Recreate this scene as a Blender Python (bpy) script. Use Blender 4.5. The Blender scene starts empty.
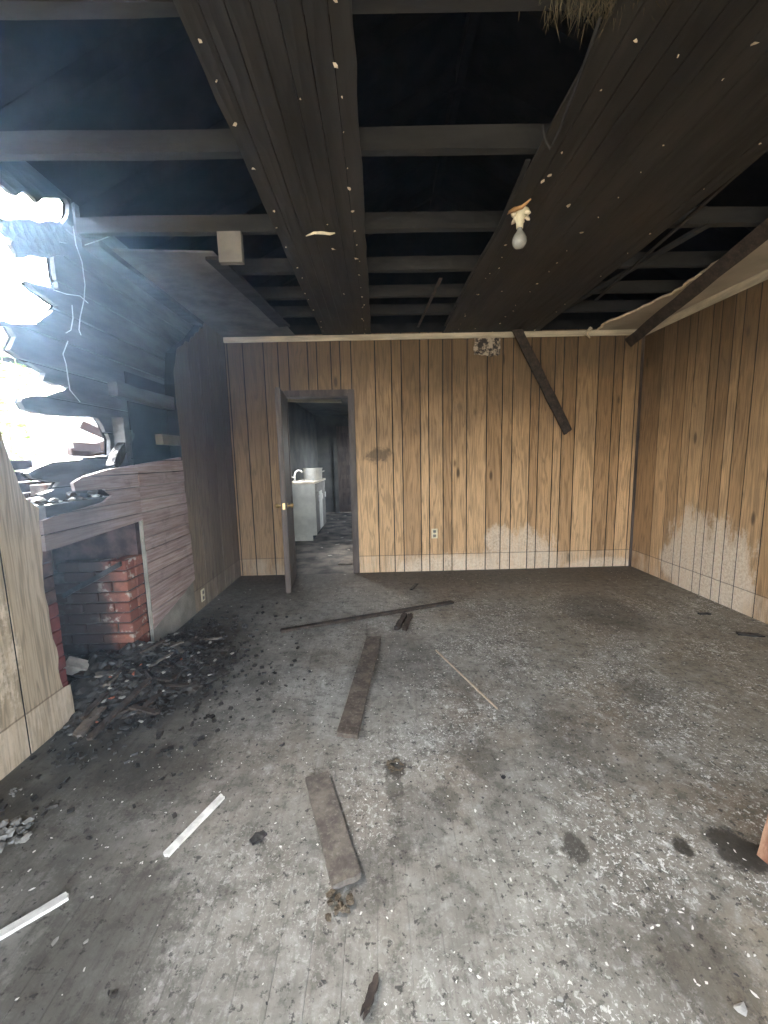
import bpy, bmesh, math, random
import numpy as np
from mathutils import Vector, Matrix, noise as mnoise

random.seed(7)
SC = bpy.context.scene
COL = SC.collection
PI = math.pi

# ------------------------------------------------------------------ room sizes (metres)
XL, XR, YB, YF, H = -1.67, 3.0, 4.65, -1.3, 2.72

# ------------------------------------------------------------------ camera
FPX, PITCH, YAW, ROLL, CH = 400.6, 0.1328, 0.0115, -0.0227, 1.346
fw = Vector((math.sin(YAW) * math.cos(PITCH), math.cos(YAW) * math.cos(PITCH), -math.sin(PITCH)))
_r = Vector((math.cos(YAW), -math.sin(YAW), 0))
_u = _r.cross(fw)
cr = math.cos(ROLL) * _r + math.sin(ROLL) * _u
cu = -math.sin(ROLL) * _r + math.cos(ROLL) * _u
CAM = Vector((0, 0, CH))
cd = bpy.data.cameras.new('camera')
cam = bpy.data.objects.new('camera', cd)
COL.objects.link(cam)
cam.matrix_world = Matrix(((cr.x, cu.x, -fw.x, 0), (cr.y, cu.y, -fw.y, 0), (cr.z, cu.z, -fw.z, CH), (0, 0, 0, 1)))
cd.sensor_fit = 'HORIZONTAL'
cd.sensor_width = 36.0
cd.lens = FPX / 768 * 36.0
cd.clip_start = 0.02
SC.camera = cam

# ------------------------------------------------------------------ world, sun, exposure
w = bpy.data.worlds.new('world')
SC.world = w
w.use_nodes = True
wt = w.node_tree
wt.nodes.clear()
sky = wt.nodes.new('ShaderNodeTexSky')
sky.sky_type = 'NISHITA'
sky.sun_disc = False
sky.sun_elevation = math.radians(38)
sky.sun_rotation = math.radians(-50)
sky.altitude = 50
sky.air_density = 1.0
sky.dust_density = 2.5
bg = wt.nodes.new('ShaderNodeBackground')
bg.inputs['Strength'].default_value = 0.62
wo = wt.nodes.new('ShaderNodeOutputWorld')
hs = wt.nodes.new('ShaderNodeHueSaturation')          # hazy, washed-out sky
hs.inputs['Saturation'].default_value = 0.35
wt.links.new(sky.outputs[0], hs.inputs['Color'])
wt.links.new(hs.outputs[0], bg.inputs[0])
wt.links.new(bg.outputs[0], wo.inputs[0])

sd = bpy.data.lights.new('sun', 'SUN')
sd.energy = 5.0
sd.angle = math.radians(0.6)
sd.color = (1.0, 0.93, 0.82)
sun = bpy.data.objects.new('sun', sd)
COL.objects.link(sun)
sun_dir = Vector((-1.55, 1.75, 1.20)).normalized()      # towards the sun: beyond the burnt hole, to the left and ahead
sun.rotation_euler = sun_dir.to_track_quat('Z', 'Y').to_euler()

vs = SC.view_settings
vs.view_transform = 'Standard'
vs.look = 'None'
vs.gamma = 1.0
vs.use_curve_mapping = False
vs.exposure = 2.65
SC.cycles.max_bounces = 10
SC.cycles.diffuse_bounces = 6
SC.cycles.use_denoising = True


def portal(name, loc, rot, sx, sy):
    """light portal in an opening: guides sky sampling, gives off no light itself"""
    d = bpy.data.lights.new(name, 'AREA')
    d.shape = 'RECTANGLE'
    d.size, d.size_y = sx, sy
    d.cycles.is_portal = True
    o = bpy.data.objects.new(name, d)
    COL.objects.link(o)
    o.location = loc
    o.rotation_euler = rot


# the front of the room (behind the camera) stands open: a wide doorway and a window
FO = [(-1.25, 1.05, 0.0, 2.15), (1.55, 2.7, 0.75, 2.1)]     # x0, x1, z0, z1
for (a, b, c, d) in FO:
    portal('portal', ((a + b) / 2, YF - 0.1, (c + d) / 2), (PI / 2, 0, 0), b - a, d - c)
portal('portal', (XL - 0.25, 1.35, 1.7), (0, -PI / 2, 0), 2.1, 1.9)


# ------------------------------------------------------------------ pixel -> point on a known plane
def ray(px, py):
    return fw * FPX + cr * (px - 384) + cu * (512 - py)


def onX(px, py, X):
    d = ray(px, py)
    return CAM + d * (X / d.x)


def onY(px, py, Y):
    d = ray(px, py)
    return CAM + d * (Y / d.y)


def onZ(px, py, Z=0.0):
    d = ray(px, py)
    return CAM + d * ((Z - CH) / d.z)


# ------------------------------------------------------------------ node helpers
class NT:
    def __init__(s, name):
        s.m = bpy.data.materials.new(name)
        s.m.use_nodes = True
        s.t = s.m.node_tree
        s.t.nodes.clear()
        s.out = s.t.nodes.new('ShaderNodeOutputMaterial')
        s.b = s.t.nodes.new('ShaderNodeBsdfPrincipled')
        s.t.links.new(s.b.outputs[0], s.out.inputs[0])
        s._pos = None

    def set(s, sock, v):
        if isinstance(v, bpy.types.NodeSocket):
            s.t.links.new(v, sock)
        elif isinstance(v, (tuple, list)) and sock.type == 'RGBA' and len(v) == 3:
            sock.default_value = (*v, 1)
        else:
            sock.default_value = v

    def pos(s):
        if s._pos is None:
            s._pos = s.t.nodes.new('ShaderNodeNewGeometry').outputs['Position']
        return s._pos

    def rnd(s):
        return s.t.nodes.new('ShaderNodeObjectInfo').outputs['Random']

    def math(s, op, a, b=0.0, clamp=False):
        n = s.t.nodes.new('ShaderNodeMath')
        n.operation = op
        n.use_clamp = clamp
        s.set(n.inputs[0], a)
        s.set(n.inputs[1], b)
        return n.outputs[0]

    def vmul(s, v, k):
        n = s.t.nodes.new('ShaderNodeVectorMath')
        n.operation = 'MULTIPLY'
        s.set(n.inputs[0], v)
        n.inputs[1].default_value = k
        return n.outputs[0]

    def vadd(s, v, k):
        n = s.t.nodes.new('ShaderNodeVectorMath')
        n.operation = 'ADD'
        s.set(n.inputs[0], v)
        s.set(n.inputs[1], k)
        return n.outputs[0]

    def sep(s, v):
        n = s.t.nodes.new('ShaderNodeSeparateXYZ')
        s.set(n.inputs[0], v)
        return n.outputs

    def comb(s, x, y, z):
        n = s.t.nodes.new('ShaderNodeCombineXYZ')
        for i, k in enumerate((x, y, z)):
            s.set(n.inputs[i], k)
        return n.outputs[0]

    def noise(s, v, scale, detail=4, rough=0.55, dist=0.0, col=False):
        n = s.t.nodes.new('ShaderNodeTexNoise')
        s.set(n.inputs['Vector'], v)
        n.inputs['Scale'].default_value = scale
        n.inputs['Detail'].default_value = detail
        n.inputs['Roughness'].default_value = rough
        n.inputs['Distortion'].default_value = dist
        return n.outputs['Color' if col else 'Fac']

    def voro(s, v, scale, feature='F1', out='Distance'):
        n = s.t.nodes.new('ShaderNodeTexVoronoi')
        n.feature = feature
        s.set(n.inputs['Vector'], v)
        n.inputs['Scale'].default_value = scale
        return n.outputs[out]

    def wave(s, v, scale, dist, detail=3, dscale=1.0, direction='X'):
        n = s.t.nodes.new('ShaderNodeTexWave')
        n.bands_direction = direction
        s.set(n.inputs['Vector'], v)
        n.inputs['Scale'].default_value = scale
        n.inputs['Distortion'].default_value = dist
        n.inputs['Detail'].default_value = detail
        n.inputs['Detail Scale'].default_value = dscale
        return n.outputs['Fac']

    def map(s, v, a, b, c=0.0, d=1.0, smooth=True):
        n = s.t.nodes.new('ShaderNodeMapRange')
        n.interpolation_type = 'SMOOTHSTEP' if smooth else 'LINEAR'
        n.clamp = True
        s.set(n.inputs[0], v)
        for i, k in enumerate((a, b, c, d)):
            n.inputs[i + 1].default_value = k
        return n.outputs[0]

    def mix(s, f, a, b, mode='MIX'):
        n = s.t.nodes.new('ShaderNodeMix')
        n.data_type = 'RGBA'
        n.blend_type = mode
        s.set(n.inputs[0], f)
        s.set(n.inputs[6], a)
        s.set(n.inputs[7], b)
        return n.outputs[2]

    def ramp(s, f, stops):
        n = s.t.nodes.new('ShaderNodeValToRGB')
        s.set(n.inputs[0], f)
        e = n.color_ramp.elements
        while len(e) < len(stops):
            e.new(0.5)
        for i, (p, c) in enumerate(stops):
            e[i].position = p
            e[i].color = (*c, 1)
        return n.outputs[0]

    def bump(s, h, strength=0.3, dist=0.01):
        n = s.t.nodes.new('ShaderNodeBump')
        n.inputs['Strength'].default_value = strength
        n.inputs['Distance'].default_value = dist
        s.set(n.inputs['Height'], h)
        s.t.links.new(n.outputs[0], s.b.inputs['Normal'])

    def done(s, col=None, rough=0.7, spec=0.3, metal=0.0):
        if col is not None:
            s.set(s.b.inputs['Base Color'], col)
        s.set(s.b.inputs['Roughness'], rough)
        s.set(s.b.inputs['Specular IOR Level'], spec)
        s.set(s.b.inputs['Metallic'], metal)
        return s.m


def plain(name, col, rough=0.7, var=0.25, scale=14, spec=0.3, metal=0.0, bump=0.15, stretch=(1, 1, 1)):
    t = NT(name)
    n = t.noise(t.vmul(t.pos(), stretch), scale, 5)
    lo = tuple(c * (1 - var) for c in col)
    hi = tuple(min(1, c * (1 + var)) for c in col)
    c = t.mix(t.map(n, 0.3, 0.7), lo, hi)
    t.bump(n, bump, 0.006)
    return t.done(c, rough, spec, metal)


# ------------------------------------------------------------------ materials
def panel_material(name, axis, patches, base=(0.50, 0.315, 0.155), soot_shade_z=(0.9, 2.6, 0.80), band=True, sooty=None, smudges=(), bleach=0.95):
    """printed wood-grain panelling; axis = horizontal direction along the wall ('x' or 'y')"""
    t = NT(name)
    P = t.pos()
    x, y, z = t.sep(P)[:3]
    hz = x if axis == 'x' else y
    r = t.rnd()
    off = t.math('MULTIPLY', r, 37.0)
    # cathedral grain: stretched noise bands
    gv = t.comb(t.math('ADD', t.math('MULTIPLY', hz, 14.0), off), off, t.math('MULTIPLY', z, 0.9))
    g1 = t.noise(gv, 1.0, 3, 0.5, 0.4)
    rings = t.math('FRACT', t.math('MULTIPLY', g1, 7.0))
    rings = t.math('ABSOLUTE', t.math('SUBTRACT', rings, 0.5))
    fv = t.comb(t.math('MULTIPLY', hz, 110.0), off, t.math('MULTIPLY', z, 4.0))
    g2 = t.noise(fv, 1.0, 4, 0.65)
    dark = tuple(c * 0.74 for c in base)
    lite = tuple(min(1, c * 1.15) for c in base)
    c = t.mix(t.map(rings, 0.02, 0.30), dark, lite)
    c = t.mix(t.map(g2, 0.4, 0.75, 0.0, 0.6), c, tuple(k * 0.5 for k in base))
    c = t.mix(t.map(r, 0, 1, 0.0, 0.8), c, t.mix(1.0, c, (0.62, 0.57, 0.52), 'MULTIPLY'))
    # knots
    kv = t.comb(t.math('MULTIPLY', hz, 5.0), off, t.math('MULTIPLY', z, 1.6))
    k = t.voro(kv, 1.0)
    c = t.mix(t.map(k, 0.05, 0.13, 0.8, 0.0), c, (0.07, 0.04, 0.02))
    # faded, water-bleached plaster-white patches with ragged outlines
    nz = t.noise(t.comb(t.math('MULTIPLY', hz, 9.0), 3.3, t.math('MULTIPLY', z, 3.0)), 1.0, 6, 0.7)
    nf = t.noise(P, 45, 4, 0.7)
    m = None
    for (h0, z0, rh, rz) in patches:
        a = t.math('DIVIDE', t.math('SUBTRACT', hz, h0), rh)
        b = t.math('DIVIDE', t.math('SUBTRACT', z, z0), rz)
        d = t.math('SQRT', t.math('ADD', t.math('MULTIPLY', a, a), t.math('MULTIPLY', b, b)))
        d = t.math('ADD', d, t.math('MULTIPLY', t.math('SUBTRACT', nz, 0.5), 1.5))
        d = t.math('ADD', d, t.math('MULTIPLY', t.math('SUBTRACT', nf, 0.5), 0.7))
        e = t.map(d, 0.78, 1.08, 1.0, 0.0)
        m = e if m is None else t.math('MAXIMUM', m, e)
    pale = t.mix(nf, (0.70, 0.57, 0.43), (0.88, 0.79, 0.66))
    if m is not None:
        c = t.mix(t.math('MULTIPLY', m, t.map(nf, 0.3, 0.62, bleach * 0.45, bleach)), c, pale)
    if band:   # paler strip where a skirting board used to be, with a dark line on top
        zz = t.math('ADD', z, t.math('MULTIPLY', t.math('SUBTRACT', nz, 0.5), 0.012))
        bm_ = t.map(zz, 0.195, 0.205, 1.0, 0.0)
        c = t.mix(t.math('MULTIPLY', bm_, t.map(nz, 0.35, 0.7, 0.02, 0.5)), c, pale)
        ln = t.math('MULTIPLY', t.map(zz, 0.195, 0.200), t.map(zz, 0.204, 0.209, 1, 0))
        c = t.mix(t.math('MULTIPLY', ln, 0.6), c, (0.10, 0.06, 0.035))
    for (h0, z0, rh, rz) in smudges:      # greasy dark hand-height smudges
        a = t.math('DIVIDE', t.math('SUBTRACT', hz, h0), rh)
        b = t.math('DIVIDE', t.math('SUBTRACT', z, z0), rz)
        d = t.math('SQRT', t.math('ADD', t.math('MULTIPLY', a, a), t.math('MULTIPLY', b, b)))
        d = t.math('ADD', d, t.math('MULTIPLY', t.math('SUBTRACT', t.noise(P, 16, 5, 0.75), 0.5), 2.2))
        c = t.mix(t.map(d, 0.45, 1.15, 0.72, 0.0), c, (0.09, 0.065, 0.045))
    # cloudy smoke film, deepened to paint the dimmer light high on the walls
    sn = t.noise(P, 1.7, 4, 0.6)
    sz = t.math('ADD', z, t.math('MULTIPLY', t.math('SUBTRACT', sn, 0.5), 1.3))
    sm = t.map(sz, soot_shade_z[0], soot_shade_z[1], 0.0, soot_shade_z[2])
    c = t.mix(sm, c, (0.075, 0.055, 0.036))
    if sooty:  # a scorched stretch of the wall (h0, h1 along the wall)
        sm2 = t.map(t.math('ADD', hz, t.math('MULTIPLY', t.math('SUBTRACT', sn, 0.5), 0.6)), sooty[0], sooty[1], sooty[2], sooty[3])
        c = t.mix(sm2, c, (0.075, 0.062, 0.05))
    t.bump(t.math('ADD', g2, t.math('MULTIPLY', rings, 0.4)), 0.12, 0.003)
    return t.done(c, t.map(g2, 0.2, 0.8, 0.5, 0.7), 0.25)


PIN = lambda px, py: onY(px, py, YB)
M = {}
_pb = []
for (px, py, wpx, hpx) in [(522, 560, 42, 36), (455, 572, 70, 20), (600, 568, 42, 12), (500, 540, 16, 18)]:
    q = PIN(px, py)
    _pb.append((q.x, q.z, wpx / 87, hpx / 87))
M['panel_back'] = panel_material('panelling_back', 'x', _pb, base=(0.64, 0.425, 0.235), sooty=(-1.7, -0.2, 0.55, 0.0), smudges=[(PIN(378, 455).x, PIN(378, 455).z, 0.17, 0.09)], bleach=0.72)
_pr = []
for (px, py, wy, hz_) in [(692, 560, 0.36, 0.50), (722, 580, 0.34, 0.52), (672, 560, 0.16, 0.22)]:
    q = onX(px, py, XR)
    _pr.append((q.y, q.z, wy, hz_))
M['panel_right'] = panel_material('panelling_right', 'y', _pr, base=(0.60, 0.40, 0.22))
M['panel_left'] = panel_material('panelling_left_near', 'y', [(1.2, 0.5, 0.5, 0.7)], base=(0.48, 0.405, 0.295), soot_shade_z=(1.2, 2.2, 0.6))
M['panel_left_far'] = panel_material('panelling_left_far', 'y', [], base=(0.36, 0.285, 0.20), soot_shade_z=(0.6, 2.0, 0.75), sooty=(3.2, 4.7, 0.45, 0.7))


def floor_material():
    t = NT('grimy_floorboards')
    P = t.pos()
    x, y, z = t.sep(P)[:3]
    r = t.rnd()
    big = t.noise(P, 0.9, 5, 0.6, 0.3)
    mid = t.noise(P, 3.5, 6, 0.65)
    fin = t.noise(P, 28, 5, 0.75)
    grain = t.noise(t.comb(t.math('MULTIPLY', x, 60.0), t.math('MULTIPLY', y, 3.0), t.math('MULTIPLY', r, 20.0)), 1.0, 4, 0.65)
    c = t.mix(t.map(mid, 0.3, 0.7), (0.135, 0.128, 0.110), (0.30, 0.292, 0.262))
    c = t.mix(t.map(big, 0.42, 0.66), c, (0.36, 0.357, 0.33))
    c = t.mix(t.map(grain, 0.45, 0.8, 0.0, 0.45), c, (0.09, 0.082, 0.07))
    c = t.mix(t.map(r, 0, 1, 0.0, 0.18), c, (0.19, 0.17, 0.14))
    # brown worn-through wood
    br = t.noise(t.vadd(P, (11.3, 4.1, 0)), 1.3, 4, 0.6)
    c = t.mix(t.math('MULTIPLY', t.map(br, 0.42, 0.66, 0.0, 0.7), t.map(x, -0.2, 1.4, 0.35, 1.0)), c, (0.235, 0.175, 0.115))
    ol = t.math('ADD', x, t.math('MULTIPLY', t.math('SUBTRACT', big, 0.5), 3.0))
    c = t.mix(t.map(ol, -0.2, 1.9, 0.05, 0.62), c, t.mix(mid, (0.155, 0.132, 0.088), (0.30, 0.265, 0.19)))
    # fine dirt mottling
    mot = t.noise(t.vadd(P, (7, 3, 0)), 14, 6, 0.75)
    c = t.mix(t.map(mot, 0.38, 0.5, 0.55, 0.0), c, (0.075, 0.07, 0.058))
    c = t.mix(t.map(mot, 0.52, 0.68, 0.0, 0.5), c, (0.42, 0.415, 0.39))
    # dried paint and plaster: smears, then grit in drifts
    sm = t.noise(t.comb(t.math('ADD', t.math('MULTIPLY', x, 9.0), t.math('MULTIPLY', y, 3.0)), t.math('SUBTRACT', t.math('MULTIPLY', y, 5.0), t.math('MULTIPLY', x, 1.0)), 0.0), 1.6, 7, 0.75)
    sx = t.math('MULTIPLY', t.map(x, -0.9, 0.9, 0.22, 1.0), t.map(y, 4.2, 3.5, 0.05, 1.0))
    dr = t.math('MULTIPLY', sx, t.map(t.noise(t.vadd(P, (1, 17, 0)), 1.8, 4, 0.65), 0.40, 0.62, 0.12, 1.0))
    c = t.mix(t.math('MULTIPLY', t.map(sm, 0.55, 0.66), t.math('MULTIPLY', dr, 0.85)), c, (0.62, 0.62, 0.59))
    for (sc_, lo_, hi_, off_) in ((48, 0.575, 0.63, 0.0), (95, 0.58, 0.64, 5.0), (24, 0.64, 0.68, 9.0)):
        sp = t.noise(t.vadd(P, (off_, off_, 0)), sc_, 4, 0.65, 0.6)
        c = t.mix(t.math('MULTIPLY', t.map(sp, lo_, hi_), t.math('MULTIPLY', dr, 0.9)), c, (0.74, 0.74, 0.71))
    # soot specks and dark burnt-on stains
    dk = t.noise(t.vadd(P, (3.7, 8.8, 0)), 34, 4, 0.7)
    c = t.mix(t.map(dk, 0.57, 0.66, 0.0, 0.8), c, (0.03, 0.027, 0.023))
    st = t.noise(t.vadd(P, (31.0, 2.2, 0)), 2.3, 6, 0.7, 0.4)
    c = t.mix(t.map(st, 0.60, 0.74, 0.0, 0.7), c, (0.055, 0.048, 0.036))
    for (px, py, rr, k) in [(733, 848, 0.07, 0.9), (575, 848, 0.045, 0.75), (683, 847, 0.03, 0.9), (758, 856, 0.05, 0.9), (418, 815, 0.12, 0.38), (445, 800, 0.06, 0.45), (400, 850, 0.05, 0.4), (372, 880, 0.09, 0.4), (395, 790, 0.04, 0.5), (480, 760, 0.09, 0.45), (640, 690, 0.12, 0.4), (560, 730, 0.14, 0.35), (700, 960, 0.12, 0.45), (395, 768, 0.05, 0.8), (170, 770, 0.2, 0.45), (600, 610, 0.35, 0.4), (90, 960, 0.22, 0.5), (400, 660, 0.3, 0.35)]:
        q = onZ(px, py)
        a = t.math('SUBTRACT', x, q.x)
        b = t.math('MULTIPLY', t.math('SUBTRACT', y, q.y), 0.8)
        d = t.math('SQRT', t.math('ADD', t.math('MULTIPLY', a, a), t.math('MULTIPLY', b, b)))
        d = t.math('ADD', d, t.math('MULTIPLY', t.math('SUBTRACT', fin, 0.5), rr * 1.6))
        c = t.mix(t.map(d, rr * 0.75, rr * 1.15, k, 0.0), c, (0.035, 0.03, 0.022))
    # soot spread out of the hearth and tracked along the left wall, and a brown tide in front of the back wall
    q = onZ(140, 690)
    a = t.math('SUBTRACT', x, q.x - 0.1)
    b = t.math('MULTIPLY', t.math('SUBTRACT', y, q.y + 0.15), 0.62)
    d = t.math('SQRT', t.math('ADD', t.math('MULTIPLY', a, a), t.math('MULTIPLY', b, b)))
    d = t.math('ADD', d, t.math('MULTIPLY', t.math('SUBTRACT', mid, 0.5), 0.9))
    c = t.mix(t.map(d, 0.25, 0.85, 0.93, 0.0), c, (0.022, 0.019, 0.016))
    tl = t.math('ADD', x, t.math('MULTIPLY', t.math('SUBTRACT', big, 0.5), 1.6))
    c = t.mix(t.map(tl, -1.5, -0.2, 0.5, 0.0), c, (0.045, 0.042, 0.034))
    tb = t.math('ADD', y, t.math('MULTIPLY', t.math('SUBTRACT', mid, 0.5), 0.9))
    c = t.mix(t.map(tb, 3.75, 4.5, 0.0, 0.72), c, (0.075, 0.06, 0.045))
    t.bump(t.math('ADD', t.math('MULTIPLY', fin, 0.6), t.math('MULTIPLY', grain, 0.6)), 0.35, 0.006)
    return t.done(c, t.map(fin, 0.3, 0.7, 0.5, 0.85), 0.3)


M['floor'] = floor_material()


def char_material(name, lo=(0.008, 0.008, 0.009), hi=(0.05, 0.047, 0.045), sheen=0.45, stretch=(1, 1, 1), scale=26, ash=0.25):
    t = NT(name)
    P = t.vmul(t.pos(), stretch)
    v = t.voro(P, scale)
    n = t.noise(P, scale * 0.35, 5, 0.65)
    c = t.mix(t.map(n, 0.3, 0.72), lo, hi)
    a = t.noise(t.vadd(P, (5, 9, 2)), scale * 0.8, 5, 0.75)
    c = t.mix(t.map(a, 0.60, 0.75, 0.0, ash), c, (0.30, 0.29, 0.28))
    t.bump(t.math('ADD', v, t.math('MULTIPLY', n, 0.6)), 0.7, 0.012)
    return t.done(c, sheen, 0.45)


M['char'] = char_material('charred_wood')
M['char_board'] = char_material('charred_siding', (0.022, 0.023, 0.026), (0.085, 0.085, 0.088), 0.5, (1, 0.35, 1.6), 14, 0.12)
M['char_joist'] = char_material('sooty_joist', (0.008, 0.008, 0.008), (0.030, 0.028, 0.026), 0.85, (0.3, 1, 1), 12, 0.05)
M['char_ceiling'] = char_material('sooty_ceiling_board', (0.009, 0.008, 0.0065), (0.030, 0.0265, 0.022), 0.6, (1.6, 0.22, 1), 12, 0.04)
M['rubble'] = char_material('charred_rubble', (0.008, 0.007, 0.006), (0.05, 0.044, 0.038), 0.5, (1, 1, 1), 22, 0.75)
M['black'] = plain('soot_black', (0.012, 0.012, 0.013), 0.8, 0.5, 8, 0.2)
M['deck'] = plain('sooty_roof_deck', (0.008, 0.008, 0.009), 0.9, 0.5, 6, 0.1)
M['trim'] = plain('yellowed_trim_paint', (0.55, 0.49, 0.38), 0.6, 0.25, 6, 0.3, stretch=(0.5, 0.5, 3))
M['drywall'] = plain('stained_ceiling_sheet', (0.42, 0.37, 0.29), 0.9, 0.16, 2.5, 0.15)
M['paper'] = plain('torn_paper_edge', (0.80, 0.71, 0.55), 0.9, 0.2, 20, 0.1)
M['remnant'] = char_material('scorched_ceiling_sheet', (0.045, 0.042, 0.042), (0.16, 0.145, 0.135), 0.7, (1, 1, 1), 7, 0.3)
M['door_wood'] = plain('dark_stained_door', (0.095, 0.075, 0.066), 0.5, 0.35, 10, 0.35, stretch=(3, 3, 0.3))
M['casing'] = plain('dark_door_casing', (0.085, 0.066, 0.058), 0.5, 0.35, 9, 0.35, stretch=(2, 2, 0.4))
M['brass'] = plain('tarnished_brass', (0.62, 0.47, 0.24), 0.35, 0.2, 30, 0.5, 0.9)
M['chrome'] = plain('dull_chrome', (0.75, 0.75, 0.74), 0.3, 0.12, 20, 0.5, 0.9)
M['enamel'] = plain('white_enamel', (0.78, 0.76, 0.70), 0.35, 0.12, 12, 0.5)
M['cab_side'] = plain('grimy_white_cabinet', (0.66, 0.67, 0.62), 0.55, 0.18, 4, 0.3)
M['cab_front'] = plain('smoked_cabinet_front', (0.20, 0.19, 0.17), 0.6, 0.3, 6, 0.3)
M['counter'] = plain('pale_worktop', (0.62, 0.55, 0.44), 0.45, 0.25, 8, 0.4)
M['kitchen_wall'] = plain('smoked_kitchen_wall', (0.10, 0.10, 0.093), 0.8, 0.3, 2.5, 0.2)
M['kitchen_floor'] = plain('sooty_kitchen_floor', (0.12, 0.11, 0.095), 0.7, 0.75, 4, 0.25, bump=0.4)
M['ivory'] = plain('ivory_plastic', (0.72, 0.66, 0.48), 0.4, 0.1, 20, 0.4)
M['slot'] = plain('dark_slot', (0.03, 0.03, 0.03), 0.6, 0.1, 10)
M['white_lath'] = plain('white_painted_lath', (0.72, 0.72, 0.68), 0.55, 0.2, 25, 0.35)
M['plaster'] = plain('plaster_lump', (0.42, 0.41, 0.38), 0.9, 0.3, 18, 0.15, bump=0.5)
M['glass_bulb'] = plain('dusty_bulb_glass', (0.34, 0.34, 0.32), 0.12, 0.12, 30, 0.6)
M['insulation'] = plain('singed_insulation', (0.10, 0.085, 0.055), 0.95, 0.4, 30, 0.1, bump=0.8)
M['raw_wood'] = plain('splintered_raw_wood', (0.45, 0.26, 0.12), 0.7, 0.3, 12, 0.2, stretch=(1, 0.3, 1))
M['pale_wood'] = plain('pale_bare_wood', (0.42, 0.34, 0.26), 0.7, 0.2, 20, 0.2)
M['block'] = plain('pale_wood_block', (0.16, 0.145, 0.125), 0.8, 0.2, 8, 0.2)
M['outer'] = plain('plain_plaster_wall', (0.36, 0.34, 0.30), 0.85, 0.15, 3, 0.2)
M['wire'] = plain('bare_wire', (0.36, 0.34, 0.33), 0.4, 0.25, 20, 0.5)
M['red_paint'] = plain('red_painted_brick', (0.13, 0.04, 0.036), 0.65, 0.3, 12, 0.3)
M['gray_base'] = plain('grey_hearth_panel', (0.26, 0.245, 0.21), 0.75, 0.25, 7, 0.2)


def pink_material():
    t = NT('whitewashed_pink_boards')
    P = t.pos()
    r = t.rnd()
    x, y, z = t.sep(P)[:3]
    g = t.noise(t.comb(t.math('MULTIPLY', r, 30.0), t.math('MULTIPLY', y, 3.0), t.math('MULTIPLY', z, 70.0)), 1.0, 4, 0.65)
    n = t.noise(P, 6, 5, 0.65)
    c = t.mix(t.map(g, 0.3, 0.7), (0.27, 0.185, 0.165), (0.47, 0.385, 0.36))
    c = t.mix(t.map(n, 0.52, 0.75, 0.0, 0.6), c, (0.11, 0.085, 0.08))
    c = t.mix(t.map(r, 0, 1, 0, 0.3), c, (0.20, 0.15, 0.14))
    d = t.math('ADD', y, t.math('MULTIPLY', t.math('SUBTRACT', n, 0.5), 0.7))
    c = t.mix(t.map(d, 2.1, 2.75, 0.65, 0.0), c, (0.10, 0.085, 0.085))
    t.bump(g, 0.3, 0.005)
    return t.done(c, 0.7, 0.25)


M['pink'] = pink_material()


def brick_material():
    t = NT('smoked_red_brick')
    P = t.pos()
    r = t.rnd()
    x, y, z = t.sep(P)[:3]
    n = t.noise(P, 30, 5, 0.7)
    c = t.mix(r, (0.19, 0.068, 0.047), (0.30, 0.125, 0.085))
    c = t.mix(t.map(n, 0.3, 0.7, 0.0, 0.5), c, (0.16, 0.07, 0.05))
    lo = t.noise(t.vadd(P, (4, 1, 7)), 9, 5, 0.65)
    c = t.mix(t.map(lo, 0.55, 0.63, 0.0, 0.75), c, (0.46, 0.42, 0.37))       # lime mortar smears
    # soot coats the bricks deep in the firebox; the outer arris was wiped clean
    d = t.math('ADD', x, t.math('MULTIPLY', t.math('SUBTRACT', lo, 0.5), 0.35))
    c = t.mix(t.map(d, XL - 0.22, XL - 0.03, 0.9, 0.0), c, (0.035, 0.03, 0.028))
    t.bump(n, 0.5, 0.006)
    return t.done(c, 0.85, 0.2)


M['brick'] = brick_material()
M['sooty_brick'] = plain('sooty_brick', (0.065, 0.042, 0.038), 0.85, 0.6, 12, 0.2, bump=0.5)
M['red_bit'] = plain('broken_red_brick', (0.36, 0.13, 0.085), 0.85, 0.3, 30, 0.2, bump=0.5)
M['mortar'] = plain('sooty_mortar', (0.075, 0.068, 0.06), 0.9, 0.4, 20, 0.1)


def plank_debris(name, base, ash):
    t = NT(name)
    P = t.pos()
    g = t.noise(P, 14, 5, 0.7)
    n = t.noise(t.vadd(P, (2, 2, 2)), 60, 4, 0.7)
    c = t.mix(t.map(g, 0.35, 0.68), tuple(k * 0.45 for k in base), base)
    c = t.mix(t.map(n, 0.5, 0.75, 0.0, 0.5), c, ash)
    t.bump(n, 0.3, 0.004)
    return t.done(c, 0.8, 0.2)


M['plank'] = plank_debris('dirty_fallen_plank', (0.155, 0.125, 0.10), (0.28, 0.26, 0.23))
M['plank_dark'] = plank_debris('charred_fallen_plank', (0.075, 0.058, 0.047), (0.15, 0.13, 0.11))
M['plank_grey'] = plank_debris('grey_fallen_plank', (0.19, 0.165, 0.14), (0.31, 0.29, 0.26))


# ------------------------------------------------------------------ mesh helpers
def link(name, me, mat, parent=None):
    o = bpy.data.objects.new(name, me)
    if mat is not None and len(me.materials) == 0:
        me.materials.append(M[mat] if isinstance(mat, str) else mat)
    COL.objects.link(o)
    if parent is not None:
        o.parent = parent
    return o


def from_bm(name, bm, smooth=False):
    bmesh.ops.recalc_face_normals(bm, faces=bm.faces)
    me = bpy.data.meshes.new(name)
    bm.to_mesh(me)
    bm.free()
    if smooth:
        for p in me.polygons:
            p.use_smooth = True
    return me


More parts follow.
